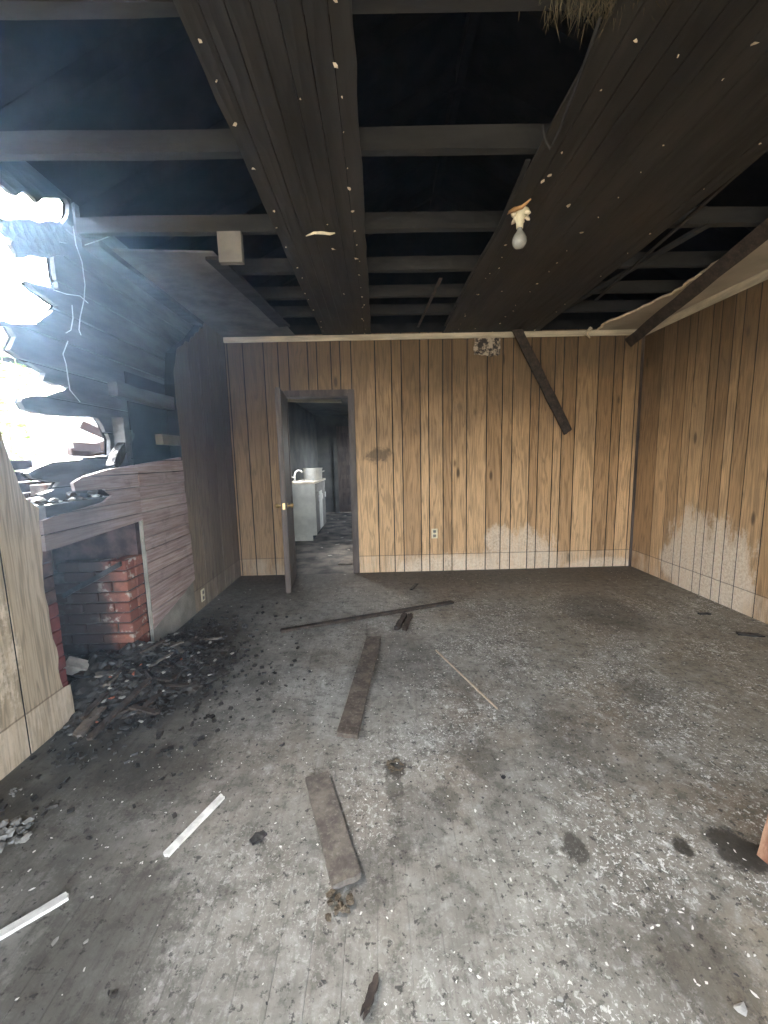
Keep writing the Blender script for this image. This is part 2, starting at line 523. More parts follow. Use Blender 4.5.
def bm_box(bm, x0, x1, y0, y1, z0, z1, mtx=None):
    v = [bm.verts.new(c) for c in ((x0, y0, z0), (x1, y0, z0), (x1, y1, z0), (x0, y1, z0), (x0, y0, z1), (x1, y0, z1), (x1, y1, z1), (x0, y1, z1))]
    if mtx is not None:
        for k in v:
            k.co = mtx @ k.co
    for f in ((3, 2, 1, 0), (4, 5, 6, 7), (0, 1, 5, 4), (1, 2, 6, 5), (2, 3, 7, 6), (3, 0, 4, 7)):
        bm.faces.new([v[i] for i in f])
    return v


def box(name, x0, x1, y0, y1, z0, z1, mat, parent=None, bev=0.0):
    bm = bmesh.new()
    bm_box(bm, x0, x1, y0, y1, z0, z1)
    if bev:
        bmesh.ops.bevel(bm, geom=bm.edges[:], offset=bev, segments=2, affect='EDGES')
    return link(name, from_bm(name, bm), mat, parent)


def empty(name, loc=(0, 0, 0)):
    o = bpy.data.objects.new(name, None)
    o.empty_display_size = 0.1
    COL.objects.link(o)
    o.location = loc
    return o


def tag(o, label=None, cat=None, group=None, kind=None):
    for k, v in (('label', label), ('category', cat), ('group', group), ('kind', kind)):
        if v:
            o[k] = v
    return o


def struct(name, label, cat=None):
    return tag(empty(name), label, cat, None, 'structure')


def clip_axis(poly, ax, lo, hi):
    for (lim, sgn) in ((lo, 1), (hi, -1)):
        out = []
        for i in range(len(poly)):
            a, b = poly[i - 1], poly[i]
            da, db = (a[ax] - lim) * sgn, (b[ax] - lim) * sgn
            if da >= 0:
                out.append(a)
            if (da >= 0) != (db >= 0):
                t = da / (da - db)
                out.append(tuple(a[k] + (b[k] - a[k]) * t for k in (0, 1)))
        poly = out
        if len(poly) < 3:
            return []
    return poly


def prism_bm(poly, axis, c0, c1):
    bm = bmesh.new()
    mk = {'X': lambda p, c: (c, p[0], p[1]), 'Y': lambda p, c: (p[0], c, p[1]), 'Z': lambda p, c: (p[0], p[1], c)}[axis]
    A = [bm.verts.new(mk(p, c0)) for p in poly]
    B = [bm.verts.new(mk(p, c1)) for p in poly]
    n = len(poly)
    bm.faces.new(A)
    bm.faces.new(B[::-1])
    for i in range(n):
        j = (i + 1) % n
        bm.faces.new((A[i], B[i], B[j], A[j]))
    return bm


def prism(name, poly, axis, c0, c1, mat, parent=None):
    return link(name, from_bm(name, prism_bm(poly, axis, c0, c1)), mat, parent)


def jag(pts, amp, step, seed=0, closed=False):
    """roughen a polyline: splinter-like teeth of size amp"""
    r = random.Random(seed)
    out = []
    n = len(pts)
    for i in range(n if closed else n - 1):
        a, b = Vector(pts[i]), Vector(pts[(i + 1) % n])
        L = (b - a).length
        k = max(1, int(L / step))
        nrm = Vector((-(b - a).y, (b - a).x))
        nrm = nrm.normalized() if nrm.length > 0 else nrm
        for j in range(k):
            p = a.lerp(b, j / k)
            if j:
                p = p + nrm * r.uniform(-amp, amp)
            out.append((p.x, p.y))
    if not closed:
        out.append(tuple(pts[-1]))
    return out


def planks(name, poly, ax, cuts, axis, c0, c1, mat, parent, gap=0.004, jitter=0.0, rnd=random):
    lo = min(p[ax] for p in poly)
    hi = max(p[ax] for p in poly)
    cuts = [lo] + [c for c in cuts if lo + 0.01 < c < hi - 0.01] + [hi]
    res = []
    for a, b in zip(cuts[:-1], cuts[1:]):
        q = clip_axis(poly, ax, a + gap / 2, b - gap / 2)
        if len(q) < 3:
            continue
        qq = []
        for p in q:
            if not qq or abs(p[0] - qq[-1][0]) + abs(p[1] - qq[-1][1]) > 1e-5:
                qq.append(p)
        if len(qq) > 2:
            d = rnd.uniform(-jitter, jitter)
            res.append(prism(name, qq, axis, c0 + d, c1 + d, mat, parent))
    return res


def tube(name, pts, rad, mat, parent=None, seg=8, taper=None):
    bm = bmesh.new()
    rings = []
    pts = [Vector(p) for p in pts]
    for i, p in enumerate(pts):
        d = (pts[min(i + 1, len(pts) - 1)] - pts[max(i - 1, 0)]).normalized()
        a = d.orthogonal().normalized()
        b = d.cross(a)
        rr = rad if taper is None else taper[i]
        rings.append([bm.verts.new(p + (a * math.cos(2 * PI * k / seg) + b * math.sin(2 * PI * k / seg)) * rr) for k in range(seg)])
    for i in range(len(rings) - 1):
        # match ring start to limit twist
        best = min(range(seg), key=lambda s: (rings[i + 1][s].co - pts[i + 1] - (rings[i][0].co - pts[i])).length)
        rings[i + 1] = rings[i + 1][best:] + rings[i + 1][:best]
        for k in range(seg):
            bm.faces.new((rings[i][k], rings[i][(k + 1) % seg], rings[i + 1][(k + 1) % seg], rings[i + 1][k]))
    bm.faces.new(rings[0][::-1])
    bm.faces.new(rings[-1])
    return link(name, from_bm(name, bm, True), mat, parent)


def lathe(name, prof, mat, parent=None, seg=24, loc=(0, 0, 0)):
    bm = bmesh.new()
    rings = []
    for (r, z) in prof:
        if r < 1e-5:
            rings.append([bm.verts.new((0, 0, z))])
        else:
            rings.append([bm.verts.new((r * math.cos(2 * PI * k / seg), r * math.sin(2 * PI * k / seg), z)) for k in range(seg)])
    for A, B in zip(rings[:-1], rings[1:]):
        for k in range(seg):
            a0, a1 = A[k % len(A)], A[(k + 1) % len(A)]
            b0, b1 = B[k % len(B)], B[(k + 1) % len(B)]
            f = []
            for v in (a0, a1, b1, b0):
                if v not in f:
                    f.append(v)
            if len(f) > 2:
                bm.faces.new(f)
    o = link(name, from_bm(name, bm, True), mat, parent)
    o.location = loc
    return o


def chunk_mesh(seed, flat=0.6, jit=0.35):
    r = random.Random(seed)
    bm = bmesh.new()
    bmesh.ops.create_icosphere(bm, subdivisions=1, radius=1.0)
    ph = [Vector((r.uniform(-1, 1), r.uniform(-1, 1), r.uniform(-1, 1))).normalized() for _ in range(5)]
    for v in bm.verts:
        c = v.co.copy()
        for p in ph:                       # shear planes give broken facets
            k = c.dot(p)
            if k > 0.55:
                c -= p * (k - 0.55)
        v.co = c * r.uniform(1 - jit, 1 + jit * 0.4)
        v.co.z *= flat
    lo = min(v.co.z for v in bm.verts)
    for v in bm.verts:
        v.co.z -= lo
    return from_bm('chunk', bm)


def oriented_board(name, A, B, width, thick, mat, parent=None, up=Vector((0, 0, 1)), rough=0.0, seed=0, nseg=7, endjag=0.0):
    """a plank from A to B (centres of its two ends), with slightly split ends and wandering edges"""
    r = random.Random(seed)
    A, B = Vector(A), Vector(B)
    d = (B - A).normalized()
    s = d.cross(up).normalized()
    n = s.cross(d).normalized()
    L = (B - A).length
    bm = bmesh.new()
    rings = []
    for i in range(nseg + 1):
        t = i / nseg * L
        e0, e1 = r.uniform(-rough, rough), r.uniform(-rough, rough)
        row = []
        for k in range(5):
            f = k / 4 - 0.5
            tt = t
            if i in (0, nseg):
                tt += r.uniform(-endjag, endjag)
            off = f * width + (e0 if k == 0 else e1 if k == 4 else 0)
            row.append(tt * d + s * off + A)
        rings.append([[bm.verts.new(p - n * thick / 2) for p in row], [bm.verts.new(p + n * thick / 2) for p in row]])
    for i in range(nseg):
        for lay in (0, 1):
            for k in range(4):
                bm.faces.new((rings[i][lay][k], rings[i][lay][k + 1], rings[i + 1][lay][k + 1], rings[i + 1][lay][k]))
        for k in (0, 4):
            bm.faces.new((rings[i][0][k], rings[i][1][k], rings[i + 1][1][k], rings[i + 1][0][k]))
    for i in (0, nseg):
        for k in range(4):
            bm.faces.new((rings[i][0][k], rings[i][0][k + 1], rings[i][1][k + 1], rings[i][1][k]))
    return link(name, from_bm(name, bm), mat, parent)


# =================================================================== STRUCTURE
# ---- floor
fl = struct('floor', 'grimy grey wooden strip floor with white paint flecks')
fb = bmesh.new()
bm_box(fb, 0, 1, 0, 1, -0.022, 0)
fb_me = from_bm('floorboard', fb)
fb_me.materials.append(M['floor'])
BW = 0.092
r1 = random.Random(3)
xx = XL - 0.02
while xx < XR:
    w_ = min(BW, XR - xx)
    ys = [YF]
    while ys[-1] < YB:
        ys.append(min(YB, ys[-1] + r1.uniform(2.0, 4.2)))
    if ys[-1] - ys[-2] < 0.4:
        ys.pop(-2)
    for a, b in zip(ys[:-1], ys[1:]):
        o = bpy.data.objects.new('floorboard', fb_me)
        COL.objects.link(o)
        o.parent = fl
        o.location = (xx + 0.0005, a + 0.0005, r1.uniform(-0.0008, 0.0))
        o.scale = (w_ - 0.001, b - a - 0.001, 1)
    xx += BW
box('subfloor', XL - 0.1, XR, YF, YB, -0.12, -0.024, 'black', fl)

# ---- back wall
X = lambda px, py=455: onY(px, py, YB).x
dX0, dX1 = X(289, 480), X(350.5, 480)                 # clear door opening
DH = onY(318, 397, YB).z                              # its height
wb = struct('wall_back', 'wood panelled wall with a doorway in it')
cutpx = [222, 234, 249, 269, 377, 393, 402.5, 420.6, 429, 443, 452, 466.7, 486.4, 501.6, 511.7, 529.4, 538, 552.6, 561, 574, 595, 610, 619, 632]
cuts = [X(p, 450) for p in cutpx]
TH = 0.004
fx0, fx1 = dX0 - 0.05, dX1 + 0.05
planks('panel_plank', [(XL, 0.0), (fx0, 0.0), (fx0, H), (XL, H)], 0, cuts, 'Y', YB, YB + TH, 'panel_back', wb, 0.011)
planks('panel_plank', [(fx1, 0.0), (XR, 0.0), (XR, H), (fx1, H)], 0, cuts, 'Y', YB, YB + TH, 'panel_back', wb, 0.011)
cd2 = [X(p, 390) for p in (290, 309, 318, 332, 341)]
planks('panel_plank', [(fx0, DH + 0.04), (fx1, DH + 0.04), (fx1, H), (fx0, H)], 0, cd2, 'Y', YB, YB + TH, 'panel_back', wb, 0.011)
# wall core behind the planks
box('wall_core', XL - 0.2, dX0 - 0.03, YB + TH + 0.0005, YB + 0.11, 0, H + 0.1, 'black', wb)
box('wall_core', dX1 + 0.03, XR + 0.2, YB + TH + 0.0005, YB + 0.11, 0, H + 0.1, 'black', wb)
box('wall_core', dX0 - 0.03, dX1 + 0.03, YB + TH + 0.0005, YB + 0.11, DH + 0.03, H + 0.1, 'black', wb)
box('corner_bead', XR - 0.022, XR, YB - 0.02, YB, 0, H - 0.03, 'casing', wb)

# ---- right wall
wr = struct('wall_right', 'wood panelled wall on the right with a bleached white patch')
cr_px = [652.6, 665, 676.6, 684, 698, 706, 718, 727, 741, 764]
rcuts = sorted(onX(p, 506, XR).y for p in cr_px)
y_ = rcuts[0]
more = []
r2 = random.Random(5)
while y_ > YF:
    y_ -= r2.choice([0.1, 0.15, 0.2, 0.24])
    more.append(y_)
planks('panel_plank', [(YF, 0), (YB, 0), (YB, H), (YF, H)], 0, sorted(more) + rcuts, 'X', XR, XR + TH, 'panel_right', wr, 0.011)
box('wall_core', XR + TH + 0.0005, XR + 0.12, YF, YB + 0.1, 0, H + 0.1, 'black', wr)

# ---- front wall (behind the camera): open doorway and window hole
wf = struct('wall_front', 'plain front wall with an open doorway and a window hole')
xs = [XL - 0.2, FO[0][0], FO[0][1], FO[1][0], FO[1][1], XR + 0.2]
for i, (a, b) in enumerate(zip(xs[:-1], xs[1:])):
    if i in (1, 3):
        q = FO[(i - 1) // 2]
        if q[2] > 0:
            box('wall_section', a, b, YF - 0.12, YF, 0, q[2], 'outer', wf)
        box('wall_section', a, b, YF - 0.12, YF, q[3], H + 0.1, 'outer', wf)
    else:
        box('wall_section', a, b, YF - 0.12, YF, 0, H + 0.1, 'outer', wf)

# ---- left wall
wl = struct('wall_left', 'fire-damaged left wall burnt through to the outside')
pl = lambda pts, X_=XL: [(onX(a, b, X_).y, onX(a, b, X_).z) for a, b in pts]
# near panelling, its top edge burnt away on a slant
near_edge = pl([(0, 404), (3, 440), (10, 460), (17, 478), (27, 500), (39, 508), (44, 587), (63, 687)])
ye, ze = near_edge[-1]
yn = onX(76, 715, XL).y
zl = 0.19
near_poly = [(YF, 0.0), (yn, 0.0), (yn - 0.01, zl), (ye, zl + 0.01)] + jag(near_edge[::-1], 0.008, 0.05, 2) + \
    jag([(near_edge[0][0] - 0.03, 2.0), (near_edge[0][0] - 0.3, 2.2), (0.55, 2.45), (0.35, H)], 0.02, 0.08, 3) + [(YF, H)]
ncuts = []
for px, py in ((1.9, 561), (-55, 640)):
    ncuts.append(onX(px, py, XL).y)
yy = min(ncuts)
while yy > YF:
    yy -= r2.choice([0.12, 0.2, 0.24])
    ncuts.append(yy)
planks('panel_plank', near_poly, 0, sorted(ncuts), 'X', XL - TH, XL, 'panel_left', wl, 0.011)
prism('wall_core', [(p[0] - 0.03, p[1]) if p[0] > 0 else p for p in near_poly], 'X', XL - 0.11, XL - TH - 0.001, 'black', wl)

# far panelling, scorched
FY0 = onX(193, 579, XL).y
fcuts = [onX(p, 540, XL).y for p in (203, 213, 222, 232)]
far_poly = [(FY0, 0.0), (YB, 0.0), (YB, H)] + jag([(4.2, H), (3.9, 2.5), (3.55, 2.3), (FY0 - 0.02, 2.05)], 0.02, 0.06, 8) + [(FY0, 1.5)]
prism('wall_core', [(FY0 + 0.01, 0.0), (YB, 0.0), (YB, H), (4.2, H), (3.9, 2.48), (3.55, 2.27), (FY0 + 0.01, 2.0)], 'X', XL - 0.1, XL - TH - 0.001, 'black', wl)
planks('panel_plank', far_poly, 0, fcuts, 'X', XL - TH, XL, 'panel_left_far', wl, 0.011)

# charred sheathing boards whose ends burnt to points around the hole
XO = XL - 0.13
hole_edge = [(66, 176), (58, 190), (67, 204), (67, 213), (62, 222), (56, 240), (51, 259), (53, 275), (56, 290), (42, 286), (23, 281), (33, 291), (50, 303), (55, 306),
             (50, 313), (42, 318), (38, 322), (45, 325), (12, 324), (0, 320), (-6, 326), (8, 327), (14, 337), (8, 350), (20, 358), (38, 369), (45, 373), (42, 381), (69, 387),
             (45, 396), (22, 398), (20, 402), (24, 409), (36, 413), (97, 418), (101, 424), (108, 440), (108, 455), (90, 457), (50, 462), (25, 473), (30, 478), (57, 482), (52, 490), (40, 494), (46, 508)]
he = pl(hole_edge, XO)
char_poly = jag(he, 0.006, 0.045, 11) + [(he[-1][0] + 0.02, 1.06), (YB, 1.06), (YB, H), (he[0][0], H)]
scuts = [1.06 + 0.165 * i for i in range(1, 11)]
r3 = random.Random(12)
# strips with uneven faces so every board reads as its own lath
planks('sheathing_board', char_poly, 1, scuts, 'X', XO - 0.012, XO + 0.012, 'char_board', wl, 0.009, 0.009, r3)
prism('light_stop_backing', char_poly, 'X', XO - 0.028, XO - 0.022, 'black', wl)  # black backing, added to stop daylight leaking through the board gaps
box('sheathing_board', XO - 0.012, XO + 0.012, 2.95, YB, 0.0, 1.05, 'char_board', wl)
# upper fringe above the hole, to the wall plate
fr = pl([(-60, 150), (-30, 172), (0, 186), (8, 193), (14, 196), (21, 191), (30, 197), (35, 203), (41, 198), (50, 197), (57, 198)], XO)
prism('sheathing_board', [(fr[0][0], H + 0.2)] + jag(fr, 0.008, 0.04, 21) + [(he[0][0] + 0.02, he[0][1] - 0.03), (he[0][0] + 0.02, H + 0.2)], 'X', XO - 0.01, XO + 0.014, 'char_board', wl)
box('sheathing_board', XO - 0.012, XO + 0.012, he[0][0] + 0.022, YB, H + 0.003, H + 0.2, 'char_board', wl)
box('sheathing_board', XO - 0.012, XO + 0.012, YF, fr[0][0], H + 0.003, H + 0.2, 'char_board', wl)
for (pa, pb, wd) in (((4, 231), (64, 232), 0.095), ((11, 249), (62, 248), 0.075)):
    oriented_board('burnt_board_stub', onX(*pa, XO + 0.02), onX(*pb, XO + 0.02), wd, 0.024, 'char', wl, Vector((1, 0, 0)), 0.008, int(pa[0]), 9, 0.03)
# studs left standing in the cavity
r4 = random.Random(6)
for (px, py, z0, z1) in ((124, 430, 1.28, 1.66),):
    y0 = onX(px, py, XL - 0.05).y
    rough = [(y0 - 0.025, z0), (y0 + 0.025, z0)] + jag([(y0 + 0.025, z0), (y0 + 0.027, z1)], 0.004, 0.08, int(px)) + [(y0 - 0.02, z1)]
    prism('stud', rough[1:] + [rough[0]], 'X', XL - 0.112, XL - 0.035, 'char_board', wl)
# lintel board over the cavity beside the fireplace, and a wall plate
a, b = onX(122, 388, XL), onX(183, 404, XL)
prism('lintel', jag([(a.y, a.z - 0.05), (b.y + 0.06, b.z - 0.06)], 0.004, 0.1, 4) + jag([(b.y + 0.06, b.z + 0.05), (a.y, a.z + 0.04)], 0.006, 0.1, 5), 'X', XL - 0.09, XL - 0.03, 'char_board', wl)
box('wall_plate', XL - 0.115, XL - 0.01, he[0][0] + 0.05, YB, H - 0.045, H, 'char_joist', wl)
a, b = onX(160, 434, XL - 0.03), onX(184, 446, XL - 0.03)
box('bracket_block', XL - 0.07, XL - 0.012, a.y, b.y, b.z, a.z, 'block', wl)
# dark scorched wallboard behind the cavity
box('wallboard', XO + 0.014, XO + 0.022, onX(128, 430, XO).y, onX(184, 430, XO).y + 0.25, 1.2, 2.0, 'black', wl)

# pink whitewashed boards round the fireplace
pink_poly = pl([(45, 552), (42, 521), (62, 514), (85, 508), (104, 502), (112, 495), (104, 489), (75, 491), (73, 483), (82, 477), (105, 470), (140, 464), (181, 457), (195, 579), (159, 612), (143, 520)], XL + 0.02)
bx = pl([(142, 518)], XL + 0.02)[0]
hd = [p for p in pink_poly]
hd[-2] = (bx[0] + 0.002, hd[-2][1] - 0.1)
hd[-1] = (bx[0] + 0.002, hd[-1][1])
ph = [0.1 * 0.9 * i + 0.02 for i in range(1, 18)]
left_part = clip_axis(hd, 0, 0, bx[0])
right_part = clip_axis(hd, 0, bx[0], 9)
planks('siding_board', left_part, 1, ph, 'X', XL + 0.006, XL + 0.024, 'pink', wl, 0.006, 0.003, r3)
planks('siding_board', right_part, 1, ph, 'X', XL + 0.006, XL + 0.024, 'pink', wl, 0.006, 0.003, r3)
# backing under the pink boards and a grey board at the foot
rb = pl([(143, 520), (181, 460), (193, 579), (161, 640)], XL)
prism('hearth_panel', [(bx[0], 0.0), (FY0 - 0.005, 0.0), (FY0 - 0.02, 1.27), (bx[0], 1.24)], 'X', XL - 0.006, XL + 0.004, 'gray_base', wl)
# thin pale edge strip along the opening
oriented_board('edge_strip', (XL + 0.017, bx[0] - 0.003, 0.03), (XL + 0.017, bx[0] - 0.003, bx[1] + 0.02), 0.006, 0.012, 'gray_base', wl, Vector((1, 0, 0)), 0.003, 3)

# ---- ceiling: joists, two surviving board strips, remnants
ce = struct('ceiling', 'burnt-out ceiling with bare black joists and hanging board strips')
jy = [onZ(450, p, H).y for p in (1, 150, 229, 270, 296, 314)]
jy = [jy[0] - 1.9, jy[0] - 1.25, jy[0] - 0.62] + jy
jy = [y for y in jy if y > YF + 0.1]
r5 = random.Random(9)
for i, y0 in enumerate(jy):
    bm = bmesh.new()
    n = 14
    rows = []
    for k in range(n + 1):
        x0 = XL - 0.11 + (XR - XL + 0.2) * k / n
        j = [r5.uniform(-0.006, 0.006) for _ in range(4)]
        rows.append([bm.verts.new(c) for c in ((x0, y0 + j[0], H + 0.004 + abs(j[1])), (x0, y0 + 0.045 + j[2], H + 0.004 + abs(j[3])), (x0, y0 + 0.045 + j[1], H + 0.10), (x0, y0 + j[3], H + 0.10))])
    for k in range(n):
        for q in range(4):
            bm.faces.new((rows[k][q], rows[k][(q + 1) % 4], rows[k + 1][(q + 1) % 4], rows[k + 1][q]))
    bm.faces.new(rows[0])
    bm.faces.new(rows[-1])
    link('joist', from_bm('joist', bm), 'char_joist', ce)


def ceiling_strip(x0, x1, y0, y1, nb, seed, flakes):
    root = empty('board_strip')
    root.parent = ce
    r = random.Random(seed)
    bw = (x1 - x0) / nb
    for i in range(nb):
        a, b = x0 + i * bw, x0 + (i + 1) * bw
        e0, e1 = y0 + r.uniform(-0.1, 0.1), y1
        s0 = 0.012 if i in (0, nb - 1) else 0.0
        edgeL = [(a + 0.0018, e0), (a + 0.0018, e1)]
        edgeR = [(b - 0.0018, e1), (b - 0.0018, e0)]
        if i == 0:
            edgeL = jag(edgeL, 0.004, 0.12, seed)
        if i == nb - 1:
            edgeR = jag(edgeR, 0.004, 0.12, seed + 1)
        d = r.uniform(0, 0.003)
        prism('ceiling_board', edgeL + edgeR, 'Z', H - 0.014 - d, H - 0.001 - d, 'char_ceiling', root)
    # pale flecks of torn paper still held by the nail rows
    bm = bmesh.new()
    for (fx, n) in flakes:
        for k in range(n):
            yy = y0 + (y1 - y0) * ((k + r.uniform(0.1, 0.9)) / n)
            xx_ = x0 + (x1 - x0) * fx + r.gauss(0, 0.01)
            s = r.choice([0.003, 0.0038, 0.005, 0.0065, 0.010])
            n6 = r.choice([5, 6, 7])
            v = []
            a0, el = r.uniform(0, 6), r.uniform(1, 1.9)
            for q in range(n6):
                tq = 2 * PI * q / n6
                rr = s * r.uniform(0.5, 1.25)
                ex, ey = math.cos(tq) * rr * el, math.sin(tq) * rr
                v.append(bm.verts.new((xx_ + ex * math.cos(a0) - ey * math.sin(a0), yy + ex * math.sin(a0) + ey * math.cos(a0), H - 0.019 - r.uniform(0, 0.006))))
            tip_ = bm.verts.new((xx_, yy, H - 0.0165))
            bm.faces.new(v)
            for q in range(n6):
                bm.faces.new((v[q], tip_, v[(q + 1) % n6]))
    fo = link('paper_flecks', from_bm('paper_flecks', bm), 'paper', root)
    fo['kind'] = 'stuff'
    return root


s1a, s1b = onZ(246, 165, H - 0.01).x, onZ(362, 165, H - 0.01).x
ceiling_strip(s1a, s1b, YF + 0.2, YB - 0.005, 7, 31, [(0.06, 26), (0.88, 34), (0.62, 9)])
s2a, s2b = onZ(512, 200, H - 0.01).x, onZ(700, 202, H - 0.01).x
ceiling_strip(s2a, s2b, YF + 0.3, YB - 0.005, 12, 47, [(0.10, 20), (0.13, 14), (0.52, 30), (0.93, 16), (0.3, 6)])
# curl of pale torn paper across the left strip, and edge splinters
a = onZ(305, 235, H - 0.02)
pts = [onZ(px, py, H - 0.024 - 0.006 * (i % 2)) for i, (px, py) in enumerate([(306, 236), (314, 233), (322, 233), (330, 234), (335, 233)])]
tube('torn_paper', pts, 0.006, 'paper', ce, 5, [0.003, 0.008, 0.010, 0.008, 0.004])
# bright raw-wood splinter by the light bulb
pts = [onZ(506, 214, H - 0.03), onZ(515, 209, H - 0.035), onZ(522, 207, H - 0.045), onZ(531, 199, H - 0.03)]
tube('raw_splinter', pts, 0.01, 'raw_wood', ce, 5, [0.006, 0.013, 0.011, 0.004])
# long split lath lifting along the left edge of the right strip
pts = [onZ(445, 326, H - 0.03), onZ(470, 277, H - 0.04), onZ(500, 226, H - 0.04), onZ(528, 160, H - 0.025)]
for a, b in zip(pts[:-1], pts[1:]):
    oriented_board('split_lath', a, b, 0.02, 0.008, 'char_joist', ce, Vector((0, 0, 1)), 0.002, 5, 4)
oriented_board('split_lath', onZ(418, 327, H - 0.01), onZ(441, 278, H + 0.02), 0.025, 0.008, 'plank_dark', ce, Vector((0, 0, 1)), 0.003, 6, 4)
# thin battens crossing the gap on the right
oriented_board('batten', onZ(533, 327, H + 0.012), onZ(712, 222, H + 0.012), 0.045, 0.02, 'char_joist', ce, Vector((0, 0, 1)), 0.003, 7, 8)
oriented_board('batten', onZ(596, 300, H - 0.012), onZ(764, 150, H - 0.012), 0.02, 0.012, 'char_ceiling', ce, Vector((0, 0, 1)), 0.003, 8, 8)

# pale ceiling sheet still fixed along the right wall, torn along its inner edge
tear = [(590, 334), (606, 322), (633, 311), (655, 300), (672, 293), (700, 273), (735, 250), (768, 226), (830, 180), (900, 120)]
tp = [(onZ(a, b, H - 0.01).x, onZ(a, b, H - 0.01).y) for a, b in tear]
tj = jag(tp, 0.018, 0.06, 14)
sheet = [(min(p[0], XR - 0.01), min(p[1], YB - 0.01)) for p in tj] + [(XR, tp[-1][1]), (XR, YB)]
prism('ceiling_sheet', sheet, 'Z', H - 0.014, H - 0.002, 'drywall', ce)
for i, (p, q) in enumerate(zip(tj[:-1], tj[1:])):
    if i > 22 or abs(p[0] - q[0]) + abs(p[1] - q[1]) < 0.01:
        continue
    if p[1] > YB - 0.03 or q[1] > YB - 0.03:
        continue
    oriented_board('torn_edge', (p[0], p[1], H - 0.018), (q[0], q[1], H - 0.018), 0.02, 0.008, 'paper', ce, Vector((0, 0.3, 1)), 0.008, i, 3, 0.004)
pts = [onY(591, 328, YB - 0.05), onY(586, 334, YB - 0.05), onY(590, 338, YB - 0.06)]
tube('paper_curl', pts, 0.01, 'paper', ce, 6, [0.022, 0.018, 0.006])

# scorched ceiling sheet in the back left corner
rem = [(onZ(a, b, H - 0.01).x, onZ(a, b, H - 0.01).y) for a, b in [(213, 252), (232, 272), (252, 292), (272, 312), (292, 331)]]
rp = jag(rem, 0.012, 0.08, 17)
sheet = [(XL, rp[0][1] - 0.05)] + rp[:1] + rp[1:-1] + [(rp[-1][0], YB), (XL, YB)]
prism('ceiling_sheet', sheet, 'Z', H - 0.015, H - 0.003, 'remnant', ce)
oriented_board('edge_board', onZ(214, 258, H - 0.03), onZ(284, 326, H - 0.03), 0.11, 0.02, 'char_joist', ce, Vector((0, 0, 1)), 0.006, 18, 8, 0.01)
a = onY(231, 251, jy[-4] - 0.03)
box('blocking', a.x - 0.07, a.x + 0.07, a.y - 0.02, a.y + 0.02, a.z - 0.07, a.z + 0.10, 'block', ce)

# ---- roof above: decking boards and rafters in the dark
rf = struct('roof', 'dark sooty roof decking above the burnt ceiling')
RZ0, RZ1, XM = H + 0.17, H + 1.45, (XL + XR) / 2
for side in (-1, 1):
    xe = XL - 0.16 if side < 0 else XR + 0.2
    nb = 12
    for i in range(nb):
        t0, t1 = i / nb, (i + 1) / nb
        xa, xb = xe + (XM - xe) * t0, xe + (XM - xe) * t1
        za, zb = RZ0 + (RZ1 - RZ0) * t0, RZ0 + (RZ1 - RZ0) * t1
        bm = bmesh.new()
        v = [bm.verts.new(c) for c in ((xa, YF - 0.2, za), (xb, YF - 0.2, zb), (xb, YB + 0.3, zb), (xa, YB + 0.3, za),
                                       (xa, YF - 0.2, za + 0.09), (xb, YF - 0.2, zb + 0.09), (xb, YB + 0.3, zb + 0.09), (xa, YB + 0.3, za + 0.09))]
        for f in ((3, 2, 1, 0), (4, 5, 6, 7), (0, 1, 5, 4), (1, 2, 6, 5), (2, 3, 7, 6), (3, 0, 4, 7)):
            bm.faces.new([v[k] for k in f])
        link('decking_board', from_bm('decking_board', bm), 'deck', rf)
    for k in range(11):
        yk = YF + 0.3 + k * 0.62
        oriented_board('rafter', (xe + 0.02 * (-side), yk, RZ0 - 0.055), (XM, yk, RZ1 - 0.055), 0.045, 0.11, 'deck', rf, Vector((0, 0, 1)), 0.003, k, 6)
for yk in (YF - 0.2, YB + 0.12):
    prism('gable', [(XL - 0.16, H + 0.02), (XR + 0.2, H + 0.02), (XR + 0.2, RZ0 + 0.02), (XM, RZ1 + 0.02), (XL - 0.16, RZ0 + 0.02)], 'Y', yk, yk + 0.05, 'deck', rf)
box('ridge_beam', XM - 0.03, XM + 0.03, YF - 0.2, YB + 0.3, RZ1 - 0.12, RZ1 + 0.08, 'deck', rf)
box('eave_board', XR + 0.1, XR + 0.2, YF - 0.2, YB + 0.3, H + 0.06, RZ0 + 0.02, 'deck', rf)

# ---- crown trims
c0 = tag(box('trim_1', XL + 0.002, XR - 0.03, YB - 0.022, YB - 0.001, H - 0.075, H - 0.017, 'trim', None, 0.004), 'narrow yellowed trim strip along the top of the back wall', None, None, 'structure')
c1 = tag(box('trim_2', XR - 0.022, XR - 0.001, 0.2, YB - 0.024, H - 0.09, H - 0.017, 'trim', None, 0.004), 'narrow yellowed trim strip along the top of the right wall', None, None, 'structure')

# ---- door opening: casing and open leaf
tr = struct('trim_3', 'dark brown door casing around the kitchen doorway')
cw = 0.075
for (a, b) in ((dX0 - cw, dX0), (dX1, dX1 + cw)):
    box('casing_upright', a, b, YB - 0.022, YB - 0.001, 0.0, DH + cw, 'casing', tr, 0.005)
box('casing_head', dX0 + 0.002, dX1 - 0.002, YB - 0.021, YB - 0.001, DH + 0.002, DH + cw, 'casing', tr, 0.005)
box('jamb', dX0 - 0.028, dX0 - 0.001, YB + 0.002, YB + 0.115, 0, DH, 'casing', tr)
box('jamb', dX1 + 0.001, dX1 + 0.028, YB + 0.002, YB + 0.115, 0, DH, 'casing', tr)
box('jamb_head', dX0 - 0.026, dX1 + 0.026, YB + 0.002, YB + 0.115, DH + 0.001, DH + 0.028, 'casing', tr)

